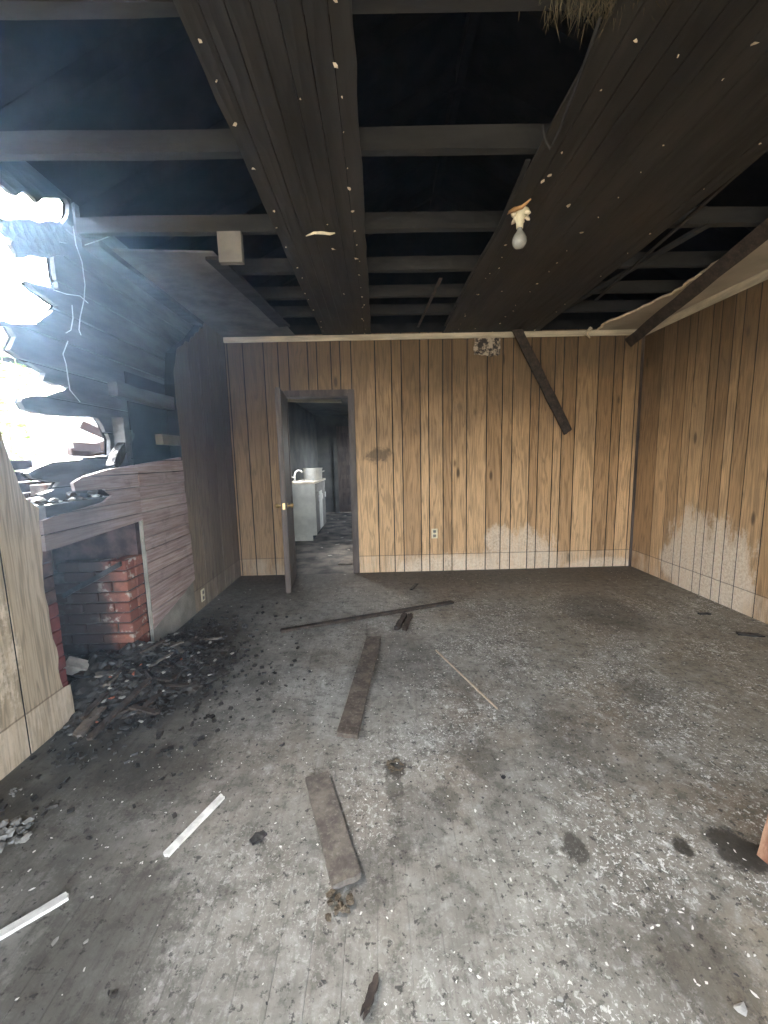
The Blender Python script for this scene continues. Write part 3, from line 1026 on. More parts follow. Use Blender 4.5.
hinge = Vector((dX0 + 0.012, YB - 0.03, 0.0))
tip = onZ(290, 589, 0.012)
ang = math.atan2(tip.y - hinge.y, tip.x - hinge.x)
LW = (tip.xy - hinge.xy).length
dr = tag(empty('door_1', hinge), 'dark brown door swung open into the room, seen edge on', None, None, 'structure')
dr.rotation_euler = (0, 0, ang)
dw = max(LW, dX1 - dX0 - 0.02)
box('door_leaf', 0, dw, -0.02, 0.02, 0.012, DH - 0.01, 'door_wood', dr, 0.003)
for s in (-1, 1):     # raised stiles and rails on both faces
    for (a, b, c, d) in ((0.0, 0.1, 0.02, DH - 0.02), (dw - 0.1, dw, 0.02, DH - 0.02), (0.1, dw - 0.1, 0.02, 0.2), (0.1, dw - 0.1, 0.95, 1.08), (0.1, dw - 0.1, DH - 0.14, DH - 0.02)):
        y0, y1 = (0.0205, 0.027) if s > 0 else (-0.027, -0.0205)
        box('panel_rail', a + 0.001, b - 0.001, y0, y1, c, d, 'door_wood', dr, 0.002)
kz = 0.90
for s in (-1, 1):
    k = lathe('knob', [(0.0, 0.062), (0.016, 0.060), (0.025, 0.048), (0.024, 0.036), (0.010, 0.028), (0.009, 0.006), (0.027, 0.005), (0.027, 0.0), (0, 0)], 'brass', dr, 18, (dw - 0.065, s * 0.0275, kz))
    k.rotation_euler = (-s * PI / 2, 0, 0)
    k['label'] = 'brass door knob'
box('latch_plate', dw, dw + 0.002, -0.012, 0.012, kz - 0.03, kz + 0.03, 'brass', dr)
for hz_ in (0.2, 1.0, 1.8):
    tube('hinge', [(0.0, -0.03, hz_ - 0.04), (0.0, -0.03, hz_ + 0.04)], 0.006, 'brass', dr, 8)

# =================================================================== KITCHEN beyond the doorway
KY = 10.2
KXL = -1.52
KXR = 0.35
KH = 2.42
kf = struct('floor', 'dark sooty kitchen floor beyond the doorway')
r6 = random.Random(41)
kw = (KXR - KXL) / 9
for i in range(9):
    for a, b in ((YB + 0.0, 6.2 + 0.37 * (i % 3)), (6.2 + 0.37 * (i % 3), KY)):
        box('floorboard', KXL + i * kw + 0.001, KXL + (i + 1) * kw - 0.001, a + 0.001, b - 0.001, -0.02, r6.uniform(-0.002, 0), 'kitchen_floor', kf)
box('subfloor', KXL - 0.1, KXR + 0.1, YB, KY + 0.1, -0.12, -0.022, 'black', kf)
kwl = struct('wall_kitchen_left', 'smoke-darkened kitchen wall behind the sink')
WY0, WY1, WZ0, WZ1 = 6.12, 7.0, 1.08, 2.05
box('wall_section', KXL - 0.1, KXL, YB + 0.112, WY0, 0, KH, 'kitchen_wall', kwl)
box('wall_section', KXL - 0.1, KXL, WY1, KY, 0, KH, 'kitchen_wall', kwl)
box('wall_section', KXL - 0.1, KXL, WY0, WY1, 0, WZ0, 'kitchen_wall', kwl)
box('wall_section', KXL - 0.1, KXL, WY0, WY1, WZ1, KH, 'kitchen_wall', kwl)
portal('portal', (KXL - 0.12, (WY0 + WY1) / 2, (WZ0 + WZ1) / 2), (0, -PI / 2, 0), WZ1 - WZ0, WY1 - WY0)
kwr = struct('wall_kitchen_right', 'dark kitchen wall on the right')
VY0, VY1 = 8.0, 9.5          # unseen window opening, added to light the far door and floor
box('wall_section', KXR, KXR + 0.1, YB + 0.112, VY0, 0, KH, 'kitchen_wall', kwr)
box('wall_section', KXR, KXR + 0.1, VY1, KY, 0, KH, 'kitchen_wall', kwr)
box('wall_section', KXR, KXR + 0.1, VY0, VY1, 0, 0.9, 'kitchen_wall', kwr)
box('wall_section', KXR, KXR + 0.1, VY0, VY1, 2.0, KH, 'kitchen_wall', kwr)
portal('portal', (KXR + 0.12, (VY0 + VY1) / 2, 1.45), (0, PI / 2, 0), 1.1, VY1 - VY0)
kwb = struct('wall_kitchen_back', 'dark far wall of the kitchen')
box('wall_section', KXL - 0.1, KXR + 0.1, KY, KY + 0.1, 0, KH, 'kitchen_wall', kwb)
kc = struct('ceiling', 'smoked kitchen ceiling')
box('ceiling_sheet', KXL - 0.1, KXR + 0.1, YB + 0.112, KY + 0.1, KH, KH + 0.1, 'kitchen_wall', kc)
a = onY(290, 400, 6.1)
b = onY(351, 405, 6.1)
# sagging pale strip of ceiling trim inside the kitchen
oriented_board('sagging_trim', (a.x, 5.4, onY(292, 400, 5.4).z), (b.x - 0.1, 5.6, onY(352, 401, 5.6).z), 0.09, 0.012, 'trim', kc, Vector((0, -0.6, 1)), 0.006, 3)

# far panelled door
p0, p1 = onY(338, 470, KY - 0.03), onY(368, 470, KY - 0.03)
d2 = tag(empty('door_2', (p0.x, KY - 0.03, 0)), 'dark six-panel door in the far kitchen wall', None, None, 'structure')
DW2, DH2 = max(p1.x - p0.x, 0.78), 2.16
box('door_leaf', 0, DW2, -0.02, 0.02, 0.008, DH2, 'door_wood', d2)
box('door_casing', -0.09, -0.002, -0.035, 0.028, 0, DH2 + 0.08, 'kitchen_wall', d2)
box('door_casing', DW2 + 0.002, DW2 + 0.09, -0.035, 0.028, 0, DH2 + 0.08, 'kitchen_wall', d2)
box('door_casing', -0.002, DW2 + 0.002, -0.035, 0.028, DH2 + 0.002, DH2 + 0.08, 'kitchen_wall', d2)
for i in range(2):
    for j, (za, zb) in enumerate(((0.2, 0.52), (0.62, 0.86), (0.96, 1.2), (1.3, 1.54), (1.64, 2.0))):
        x0 = 0.09 + i * (DW2 / 2 - 0.03)
        box('door_panel', x0, x0 + DW2 / 2 - 0.15, -0.034, -0.0205, za, zb, 'casing', d2, 0.008)

# sink cabinet, worktop, sink, tap and pot
A = onZ(293, 541)
B = onZ(314.5, 536)
cy0 = A.y - 0.02
cx1 = onY(315, 490, cy0).x
cx0 = KXL + 0.01
ctop = onY(304, 482, cy0).z
cy1 = cy0 + 1.25
kb = tag(empty('sink_cabinet', ((cx0 + cx1) / 2, (cy0 + cy1) / 2, 0)), 'grimy white sink cabinet standing beyond the doorway', 'cabinet')


def kbox(name, x0, x1, y0, y1, z0, z1, mat, parent, bev=0.0):
    o = box(name, x0 - kb.location.x, x1 - kb.location.x, y0 - kb.location.y, y1 - kb.location.y, z0, z1, mat, parent, bev)
    return o


kbox('side_panel', cx0, cx1, cy0, cy0 + 0.02, 0.09, ctop - 0.035, 'cab_side', kb, 0.002)
kbox('side_foot', cx0, cx1 - 0.07, cy0, cy0 + 0.02, 0.0, 0.089, 'cab_side', kb)
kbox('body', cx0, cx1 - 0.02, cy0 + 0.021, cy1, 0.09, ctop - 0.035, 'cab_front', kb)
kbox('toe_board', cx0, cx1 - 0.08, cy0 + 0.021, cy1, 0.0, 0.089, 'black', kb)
for i in range(3):
    ya = cy0 + 0.03 + i * 0.405
    dd = kbox('cabinet_door', cx1 - 0.019, cx1, ya, ya + 0.39, 0.12, ctop - 0.2, 'cab_front' if i != 1 else 'cab_side', kb, 0.003)
    kbox('pull', cx1 + 0.001, cx1 + 0.02, ya + 0.33, ya + 0.345, ctop - 0.36, ctop - 0.26, 'chrome', dd)
    kbox('drawer_front', cx1 - 0.019, cx1, ya, ya + 0.39, ctop - 0.19, ctop - 0.05, 'cab_front', kb, 0.003)
wt_ = tag(empty('worktop', ((cx0 + cx1) / 2, (cy0 + cy1) / 2, ctop - 0.034)), 'pale worktop with sink on the white kitchen cabinet', 'worktop')
Lx, Ly = cx1 + 0.025 - cx0, cy1 - cy0 + 0.03
sx0, sx1, sy0, sy1 = -Lx / 2 + 0.16, Lx / 2 - 0.1, -0.5, -0.02
for nm, (a, b, c, d) in (('slab', (-Lx / 2, sx0, -Ly / 2, Ly / 2)), ('slab', (sx1, Lx / 2, -Ly / 2, Ly / 2)), ('slab', (sx0, sx1, -Ly / 2, sy0)), ('slab', (sx0, sx1, sy1, Ly / 2))):
    box(nm, a, b, c, d, 0.0, 0.034, 'counter', wt_)
sk = box('sink_floor', sx0, sx1, sy0, sy1, 0.001, 0.006, 'enamel', wt_)
for (a, b, c, d) in ((sx0 - 0.015, sx0 + 0.01, sy0 - 0.015, sy1 + 0.015), (sx1 - 0.01, sx1 + 0.015, sy0 - 0.015, sy1 + 0.015), (sx0 + 0.01, sx1 - 0.01, sy0 - 0.015, sy0 + 0.01), (sx0 + 0.01, sx1 - 0.01, sy1 - 0.01, sy1 + 0.015)):
    box('sink_rim', a, b, c, d, 0.0345, 0.048, 'enamel', wt_, 0.004)
# tap
tpz = ctop
ta = onY(296, 478, cy0 + 0.25)
tp_ = tag(empty('tap', (ta.x - 0.03, cy0 + 0.3, tpz)), 'white curved kitchen tap at the sink', 'tap')
lathe('tap_base', [(0, 0), (0.028, 0), (0.028, 0.015), (0.014, 0.03), (0, 0.03)], 'enamel', tp_, 16)
tube('spout', [(0, 0, 0.02), (0.0, 0, 0.10), (0.02, 0, 0.16), (0.06, 0, 0.185), (0.11, 0, 0.18), (0.13, 0, 0.15)], 0.014, 'enamel', tp_, 10)
tube('tap_lever', [(0, 0, 0.05), (-0.02, -0.04, 0.07), (-0.03, -0.09, 0.08)], 0.009, 'chrome', tp_, 8)
# pot
pp = onY(318.5, 472, cy0 + 0.85)
po = tag(empty('cooking_pot', (cx1 - 0.16, cy0 + 0.85, ctop + 0.001)), 'large white enamel cooking pot standing on the worktop', 'pot')
lathe('pot_body', [(0, 0.0), (0.15, 0.0), (0.165, 0.02), (0.172, 0.19), (0.182, 0.20), (0.182, 0.21), (0.168, 0.205), (0.158, 0.025), (0, 0.012)], 'enamel', po, 28)
for s in (-1, 1):
    tube('handle', [(s * 0.168, -0.05, 0.14), (s * 0.205, -0.04, 0.15), (s * 0.21, 0.0, 0.15), (s * 0.205, 0.04, 0.15), (s * 0.168, 0.05, 0.14)], 0.008, 'enamel', po, 8)

# =================================================================== FIREPLACE
fp = tag(empty('fireplace', (XL - 0.3, 2.45, 0)), 'burnt brick fireplace opening with broken red brickwork in the left wall', 'fireplace')
FPL = fp.location.copy()
yo1 = bx[0] + 0.0            # far side of the opening
yo0 = yn - 0.05              # near side
bm_ = bmesh.new()
bm_box(bm_, -0.5, 0.5, -0.5, 0.5, -0.5, 0.5)
bmesh.ops.bevel(bm_, geom=bm_.edges[:], offset=0.05, segments=1, affect='EDGES')
brick_me = {}
for k in ('brick', 'sooty_brick', 'red_paint'):
    b_ = bm_.copy()
    brick_me[k] = from_bm('brick', b_)
    brick_me[k].materials.append(M[k])
bm_.free()
r7 = random.Random(77)


def brick(cx, cy, cz, sx, sy, sz, mat, parent=fp, rz=0.0, name='brick'):
    o = bpy.data.objects.new(name, brick_me[mat])
    COL.objects.link(o)
    o.parent = parent
    o.location = Vector((cx, cy, cz)) - (FPL if parent is fp else Vector((0, 0, 0)))
    o.scale = (sx, sy, sz)
    o.rotation_euler = (r7.uniform(-.015, .015), r7.uniform(-.015, .015), rz + r7.uniform(-.03, .03))
    return o


CHh, BL = 0.072, 0.21
# far cheek, faces the room's front: broken off at the top in steps
yc = yo1 - 0.13
for i in range(11):
    if i < 10:   # facing bricks between the cheek and the pink boards
        brick(XL - 0.07 + r7.uniform(-0.005, 0.005), yc + 0.098, CHh * (i + 0.5), 0.11, 0.085, CHh - 0.01, 'brick')
    xo = XL - 0.012 - (BL / 2 if i % 2 else 0)
    if i % 2:
        brick(XL - 0.012 - BL / 4 + r7.uniform(-0.004, 0.008), yc, CHh * (i + 0.5), BL / 2 - 0.01, 0.1, CHh - 0.01, 'brick')
    n = 3
    if i == 8:
        n = 2
    if i >= 9:
        n = 1 if i == 9 else 0
    for k in range(n):
        brick(xo - BL * (k + 0.5) + r7.uniform(-0.004, 0.004), yc + r7.uniform(-0.006, 0.006), CHh * (i + 0.5), BL - 0.01, 0.1, CHh - 0.01, 'brick')
box('mortar_core', -0.62 + 0.3 + 0.0, 0.272, yo1 - 0.16 - FPL.y, yo1 - 0.01 - FPL.y, 0.0, CHh * 8.6, 'mortar', fp)
box('mortar_core', -0.62 + 0.3 + 0.0, 0.27, yo1 - 0.008 - FPL.y, yo1 + 0.09 - FPL.y, 0.0, 1.08, 'sooty_brick', fp)
# deep back of the firebox
for i in range(14):
    for k in range(5):
        yk = yo0 + 0.02 + (k + 0.5 + (0.5 if i % 2 else 0)) * BL - 0.1
        if yk > yo1 - 0.22:
            continue
        brick(XL - 0.64 + r7.uniform(-0.012, 0.012), yk, CHh * (i + 0.5), 0.1, BL - 0.012, CHh - 0.012, 'sooty_brick')
box('mortar_core', -0.74 + 0.3, -0.355, yo0 - 0.1 - FPL.y, yo1 + 0.08 - FPL.y, 0.0, 1.1, 'mortar', fp)
# near pier, painted dull red on its face
for i in range(13):
    brick(XL - 0.065, yo0 - 0.015 + r7.uniform(-0.004, 0.004), CHh * (i + 0.5), 0.12, 0.11, CHh - 0.004, 'red_paint' if i < 9 else 'sooty_brick')
    brick(XL - 0.25, yo0 - 0.015 + r7.uniform(-0.004, 0.004), CHh * (i + 0.5), 0.22, 0.1, CHh - 0.01, 'sooty_brick')
    brick(XL - 0.47, yo0 - 0.015 + r7.uniform(-0.004, 0.004), CHh * (i + 0.5), 0.2, 0.1, CHh - 0.01, 'sooty_brick')
# iron lintel and throat, closed above; broken chimney stub on top
box('lintel_bar', 0.10, 0.27, yo0 - 0.05 - FPL.y, yo1 + 0.04 - FPL.y, 1.0, 1.05, 'black', fp)
box('throat', -0.45, 0.10, yo0 - 0.05 - FPL.y, yo1 + 0.06 - FPL.y, 1.02, 1.10, 'sooty_brick', fp)
top = 1.105
for i in range(4):
    for k in range(4):
        for side in (0, 1):
            if i == 3 and r7.random() < 0.5 or (i > 1 and k == 0):
                continue
            brick(XL - 0.24 - side * 0.4, yo0 + 0.22 + (k + 0.5 + (0.3 if i % 2 else 0)) * BL, top + CHh * (i + 0.5), 0.1, BL - 0.012, CHh - 0.01, 'brick' if side == 0 else 'sooty_brick')
box('hearth_slab', -0.36, 0.31, yo0 + 0.045 - FPL.y, yo1 - 0.185 - FPL.y, 0.0, 0.02, 'sooty_brick', fp)

# =================================================================== RUBBLE
# ash and char drift: an uncountable spread in front of and inside the hearth
hc = onZ(120, 680)


def drift(x, y):
    d = math.hypot((x - (XL - 0.12)) / 0.62, (y - 2.48) / 0.52)
    h = 0.17 * math.exp(-d * d * 1.4)
    h *= 0.75 + 0.6 * mnoise.noise(Vector((x * 6, y * 6, 0)))
    return max(h - 0.012, 0)


bm = bmesh.new()
G = {}
nx, ny = 60, 60
gx0, gx1, gy0, gy1 = XL - 0.55, XL + 0.85, 1.75, 3.35
for i in range(nx + 1):
    for j in range(ny + 1):
        x, y = gx0 + (gx1 - gx0) * i / nx, gy0 + (gy1 - gy0) * j / ny
        h = drift(x, y)
        hh = h + (random.uniform(-0.012, 0.016) if h > 0.006 else 0)
        inside = (x > XL + 0.01) or (yo0 + 0.06 < y < yo1 - 0.19)
        G[i, j] = (bm.verts.new((x, y, max(hh, -0.004))), h > 0.003 and inside)
for i in range(nx):
    for j in range(ny):
        q = [G[i, j], G[i + 1, j], G[i + 1, j + 1], G[i, j + 1]]
        if all(k[1] for k in q):
            bm.faces.new([k[0] for k in q])
bmesh.ops.delete(bm, geom=[v for v in bm.verts if not v.link_faces], context='VERTS')
ash = tag(link('ash_drift', from_bm('ash_drift', bm), 'rubble'), 'black drift of ash and char spilling out of the fireplace', 'ash', None, 'stuff')

chunks = [chunk_mesh(s, random.Random(s).uniform(0.4, 0.8)) for s in range(10)]
for i, c in enumerate(chunks):
    c.materials.append(M[('rubble', 'char', 'rubble', 'char', 'rubble', 'rubble', 'char', 'rubble', 'rubble', 'char')[i]])
chunk_pale = [chunk_mesh(100 + s, 0.5) for s in range(4)]
for c in chunk_pale:
    c.materials.append(M['plaster'])
red_bits = [chunk_mesh(200 + s, 0.6) for s in range(2)]
for c in red_bits:
    c.materials.append(M['red_bit'])
r8 = random.Random(91)


def lump(me, name, x, y, z, s, label, cat, group, sq=(1, 1, 1)):
    o = bpy.data.objects.new(name, me)
    COL.objects.link(o)
    o.location = (x, y, z)
    o.scale = (s * sq[0], s * sq[1], s * sq[2])
    o.rotation_euler = (0, 0, r8.uniform(0, 6.28))
    return tag(o, label, cat, group)


n = 0
while n < 95:
    x, y = XL + r8.gauss(0.12, 0.26), 2.5 + r8.gauss(0, 0.3)
    if x < XL + 0.06 and not (yo0 + 0.12 < y < yo1 - 0.24):
        continue
    if x < XL - 0.45 or y > 3.3 or y < 1.8:
        continue
    s = r8.uniform(0.014, 0.042)
    lump(r8.choice(chunks), 'charred_chunk', x, y, max(drift(x, y) - 0.006, 0.0), s, *(('black charred chunk lying inside the firebox', 'rubble', 'charred chunks inside the firebox') if x < XL else ('black charred chunk lying in the rubble in front of the firebox', 'rubble', 'charred chunks in front of the firebox') if x < XL + 0.3 else ('black charred chunk that rolled out onto the open floor from the hearth', 'rubble', 'charred chunks on the floor')), (r8.uniform(0.8, 1.7), 1, r8.uniform(0.7, 1.1)))
    n += 1
for k in range(34):
    x, y = XL + abs(r8.gauss(0.1, 0.2)) + 0.04, 2.45 + r8.gauss(0, 0.26)
    red = k % 5 == 0
    lump(red_bits[k % 2] if red else chunk_pale[k % 4], 'brick_bit' if red else 'plaster_bit', x, y, drift(x, y) + 0.004, r8.uniform(0.008, 0.02),
         'small red brick bit lying in the hearth rubble' if red else 'pale plaster crumb scattered on top of the hearth rubble', 'brick bit' if red else 'plaster', 'brick bits in the rubble' if red else 'plaster crumbs on the rubble', (r8.uniform(1, 2.4), 1, 0.7))
# small loose char crumbs: too many to count
bm = bmesh.new()
for k in range(1500):
    x, y = XL + abs(r8.gauss(0.0, 0.36)) + 0.01, 2.45 + r8.gauss(0, 0.42)
    if y > YB - 0.2 or y < 1.3 or (x < XL + 0.03):
        continue
    s = r8.uniform(0.003, 0.011)
    m = Matrix.Translation((x, y, drift(x, y) + s * 0.45)) @ Matrix.Rotation(r8.uniform(0, 6), 4, 'Z') @ Matrix.Rotation(r8.uniform(-0.6, 0.6), 4, 'X')
    bm_box(bm, -s * r8.uniform(0.8, 2.2), s, -s, s * 0.8, -s * 0.5, s * 0.5, m)
tag(link('char_crumbs', from_bm('char_crumbs', bm), 'rubble'), 'loose black char crumbs strewn around the hearth', 'crumbs', None, 'stuff')
# pale bits in the rubble
for k, (px, py) in enumerate([(75, 648), (72, 662), (73, 668), (129, 655), (100, 640), (123, 703), (141, 722), (110, 690), (152, 662), (175, 655), (203, 600), (215, 662), (232, 655)]):
    p = onZ(px, py, 0.0)
    if p.x < XL + 0.05:
        p.x = XL + 0.06
    lump(chunk_pale[k % 4], 'plaster_bit', p.x, p.y, drift(p.x, p.y), r8.uniform(0.012, 0.026), 'small pale plaster bit lying among the black hearth rubble', 'plaster', 'plaster bits in the rubble', (1.4, 1, 0.8))


def floor_board_thing(name, a, b, wd, th, mat, label, cat, z=None, seed=0, rough=0.004, endjag=0.012, za=0.0, zb=0.0, group=None):
    A_, B_ = onZ(*a, 0.0), onZ(*b, 0.0)
    A_.z, B_.z = th / 2 + za, th / 2 + zb
    mid = (A_ + B_) / 2
    mid.z = min(A_.z, B_.z) - th / 2
    o = oriented_board(name, A_ - mid, B_ - mid, wd, th, mat, None, Vector((0, 0, 1)), rough, seed, 9, endjag)
    o.location = mid
    return tag(o, label, cat, group)


# loose bricks lying in the hearth
lb = tag(link('loose_brick', brick_me['brick'].copy(), None), 'loose red brick resting on the broken top of the firebox wall', 'brick')
lb.location = (XL - 0.36, yc, CHh * 9 + 0.034)
lb.scale = (0.21, 0.1, 0.062)
lb.rotation_euler = (0.0, 0.0, 0.12)
lb2 = tag(link('loose_brick', brick_me['brick'].copy(), None), 'pale mortar-smeared brick tilted in the rubble at the near side of the firebox', 'brick')
lb2.data.materials.clear()
lb2.data.materials.append(M['plaster'])
p = Vector((XL - 0.2, yo0 + 0.34, 0))
lb2.location = (p.x, p.y, drift(p.x, p.y) + 0.05)
lb2.scale = (0.12, 0.09, 0.06)
lb2.rotation_euler = (0.25, 0.55, 0.5)
# charred laths fallen across the hearth and out along the floor
for (a, b, wd, lab, mt) in [((88, 742), (150, 690), 0.035, 'charred lath lying at the edge of the hearth rubble nearest the camera', 'plank_dark'),
                            ((140, 716), (196, 663), 0.03, 'thin charred lath lying along the outer rim of the hearth rubble', 'plank_dark'),
                            ((98, 692), (138, 686), 0.05, 'short tan board end lying in the middle of the hearth rubble', 'plank_grey'),
                            ((118, 668), (176, 650), 0.03, 'short blackened stick lying at the back of the hearth rubble', 'char'),
                            ((78, 738), (100, 714), 0.06, 'grey splintered board piece beside the near panelled wall', 'plank')]:
    A_, B_ = onZ(*a), onZ(*b)
    o = oriented_board('charred_lath', Vector((0, 0, 0)), B_ - A_ + Vector((0, 0, drift(B_.x, B_.y) - drift(A_.x, A_.y))), wd, 0.014, mt, None, Vector((0, 0, 1)), 0.003, int(a[0]), 6, 0.012)
    o.location = A_ + Vector((0, 0, drift(A_.x, A_.y) + 0.012))
    tag(o, lab, 'lath', 'laths fallen over the hearth')
for k in range(18):
    x, y = XL + abs(r8.gauss(0.12, 0.16)) + 0.06, 2.42 + r8.gauss(0, 0.22)
    L_, an = r8.uniform(0.08, 0.2), r8.uniform(0, PI)
    o = oriented_board('burnt_stick', Vector((-L_ / 2, 0, 0)), Vector((L_ / 2, 0, r8.uniform(-0.015, 0.02))), r8.uniform(0.014, 0.032), 0.012, 'plank_dark' if k % 3 else 'plank_grey', None, Vector((0, 0, 1)), 0.003, 300 + k, 5, 0.01)
    o.location = (x, y, drift(x, y) + 0.014)
    o.rotation_euler = (0, 0, an)
    tag(o, 'short burnt stick lying across the black hearth rubble' if k % 3 else 'short pale-grey stick lying across the black hearth rubble', 'stick', 'burnt sticks in the rubble' if k % 3 else 'grey sticks in the rubble')
# burnt lath leaning across the firebox face
o = oriented_board('charred_lath', Vector((XL - 0.42, yc - 0.075, 0.50)), Vector((XL - 0.03, yc - 0.07, 0.70)), 0.03, 0.02, 'char', None, Vector((0, 1, 0)), 0.003, 4, 6, 0.01)
tag(o, 'burnt lath leaning across the brick face inside the firebox', 'lath', 'laths fallen over the hearth')

# burnt debris lodged on the broken top of the chimney breast, inside the wall hole
r9 = random.Random(15)
led = tag(box('wall_ledge', XL - 0.118, XL + 0.004, onX(46, 520, XL).y, onX(112, 500, XL).y + 0.05, 1.05, 1.15, 'char_board', wl), None)
zt = 1.15
ya, yb_ = onX(46, 510, XL).y, onX(108, 495, XL).y
for k in range(26):
    y0 = ya + (yb_ - ya) * r9.random()
    s = r9.uniform(0.012, 0.034)
    o = lump(r9.choice(chunks + chunk_pale[:2]), 'charred_chunk', XL - r9.uniform(0.02, 0.1), y0, zt + r9.choice([0, 0, 0.02]), s, 'charred chunk lodged on the ledge below the burnt wall hole', 'rubble', 'charred chunks on the wall ledge', (1.5, 1, 1))
# charred post leaning in the hole
a, b = onX(112, 466, XL - 0.04), onX(129, 433, XL - 0.08)
o = oriented_board('charred_post', a, b, 0.06, 0.05, 'char', None, Vector((1, 0, 0)), 0.008, 22, 7, 0.02)
tag(o, 'short black alligatored post leaning in the wall hole', 'post')
# broken brick and boards of the collapsed chimney seen through the hole
for k, (px, py, X_, sz, rz, ry, lab) in enumerate([(98, 431, XL - 0.45, (0.2, 0.1, 0.062), 0.4, 0.5, 'tilted red brick on top of the collapsed chimney outside the hole'),
                                                   (92, 447, XL - 0.42, (0.2, 0.1, 0.062), 0.2, 0.1, 'brown brick on the chimney stub below the tilted red one'),
                                                   (104, 447, XL - 0.35, (0.2, 0.1, 0.062), -0.4, -0.2, 'brick on the chimney stub next to the leaning pale board'),
                                                   (86, 452, XL - 0.5, (0.2, 0.1, 0.062), 0.9, 0.05, 'brick at the near corner of the chimney stub outside the hole')]):
    q = onX(px, py, X_)
    o = link('loose_brick', brick_me['brick'], None)
    o.location = q
    o.scale = sz
    o.rotation_euler = (0.1, ry, rz)
    tag(o, lab, 'brick', 'bricks of the collapsed chimney')
a, b = onX(104, 427, XL - 0.3), onX(121, 450, XL - 0.25)
tag(oriented_board('broken_board', a, b, 0.07, 0.02, 'plank_grey', None, Vector((1, 0, 0.2)), 0.006, 9, 6, 0.02), 'pale broken board leaning on the chimney stub outside the hole', 'board')

# =================================================================== FALLEN BOARDS ON THE FLOOR
floor_board_thing('long_lath', (281, 632), (453, 603), 0.045, 0.02, 'plank_dark', 'long thin charred lath lying crosswise on the floor near the doorway', 'lath', seed=1)
floor_board_thing('fallen_plank', (374, 639), (347, 738), 0.105, 0.022, 'plank', 'long grey-brown plank lying lengthwise in the middle of the floor', 'plank', seed=2, endjag=0.008, rough=0.0015)
floor_board_thing('fallen_plank', (317, 779), (347, 885), 0.096, 0.022, 'plank_grey', 'wide short dirty plank in the foreground with a frayed pale end', 'plank', seed=3, endjag=0.004, rough=0.0015)
floor_board_thing('short_stick', (397, 630), (405, 616), 0.04, 0.028, 'plank_dark', 'left of two short dark sticks lying side by side by the long lath', 'stick', seed=4, endjag=0.015)
floor_board_thing('short_stick', (404, 631), (411, 616), 0.035, 0.026, 'plank_dark', 'right of two short dark sticks lying side by side by the long lath', 'stick', seed=5, endjag=0.015)
floor_board_thing('white_lath', (166, 856), (223, 797), 0.027, 0.010, 'white_lath', 'white painted lath lying alone left of the foreground plank', 'lath', seed=6, rough=0.001, endjag=0.004)
floor_board_thing('white_lath', (-22, 950), (68, 897), 0.027, 0.010, 'white_lath', 'white painted lath running off the left edge of the picture', 'lath', seed=7, rough=0.001, endjag=0.004)
floor_board_thing('thin_rod', (436, 651), (497, 709), 0.008, 0.008, 'pale_wood', 'thin pale wooden rod lying right of the long middle plank', 'rod', seed=8, rough=0.001)
floor_board_thing('dark_splinter', (365, 1015), (377, 978), 0.018, 0.010, 'plank_dark', 'thin dark splinter at the bottom edge of the picture', 'splinter', seed=9, rough=0.003)
floor_board_thing('dark_splinter', (411, 590), (417, 584), 0.03, 0.010, 'char', 'small black splinter on the floor below the wall outlet', 'splinter', seed=10)
floor_board_thing('dark_splinter', (737, 634), (762, 636), 0.05, 0.010, 'char', 'flat black splinter beside the right wall', 'splinter', seed=11)
floor_board_thing('dark_splinter', (699, 614), (709, 614), 0.03, 0.010, 'char', 'short black splinter below the bleached wall patch', 'splinter', seed=12)

# black flake and small chips
q = onZ(258, 838)
fk = prism('charred_flake', jag([(-0.028, -0.012), (-0.01, -0.03), (0.018, -0.012), (0.03, 0.012), (0.012, 0.026), (-0.014, 0.016)], 0.004, 0.012, 5, True), 'Z', 0.0, 0.006, 'char')
fk.location = (q.x, q.y, 0.0005)
tag(fk, 'flat black charred flake lying left of the foreground plank', 'flake')
for k, (px, py, s, lab) in enumerate([(113, 997, 0.010, 'small black char crumb in the lower left corner'), (282, 746, 0.014, 'black char crumb left of the middle plank'),
                                      (161, 780, 0.014, 'black char crumb beyond the white lath'), (503, 777, 0.012, 'black char crumb right of the plaster clump')]):
    q = onZ(px, py)
    lump(chunks[k], 'char_crumb', q.x, q.y, 0.0, s, lab, 'crumb', 'single char crumbs on the floor', (1.5, 1, 0.7))


def clump(px, py, rad, seed, mat, label, ncl=26):
    """crumbly clump: one mesh of overlapping broken bits"""
    r = random.Random(seed)
    bm = bmesh.new()
    for k in range(ncl):
        a, d = r.uniform(0, 6.28), rad * math.sqrt(r.random())
        s = rad * r.uniform(0.12, 0.3)
        t = chunk_mesh(seed * 50 + k, 0.6)
        b2 = bmesh.new()
        b2.from_mesh(t)
        for v in b2.verts:
            v.co = v.co * s + Vector((math.cos(a) * d, math.sin(a) * d * 0.8, max(0, (rad - d)) * 0.25 * r.random()))
        t2 = bpy.data.meshes.new('t')
        b2.to_mesh(t2)
        b2.free()
        bm.from_mesh(t2)
        bpy.data.meshes.remove(t2)
        bpy.data.meshes.remove(t)
    q = onZ(px, py)
    o = link('debris_clump', from_bm('debris_clump', bm), mat)
    o.location = (q.x, q.y, 0)
    return tag(o, label, 'debris')


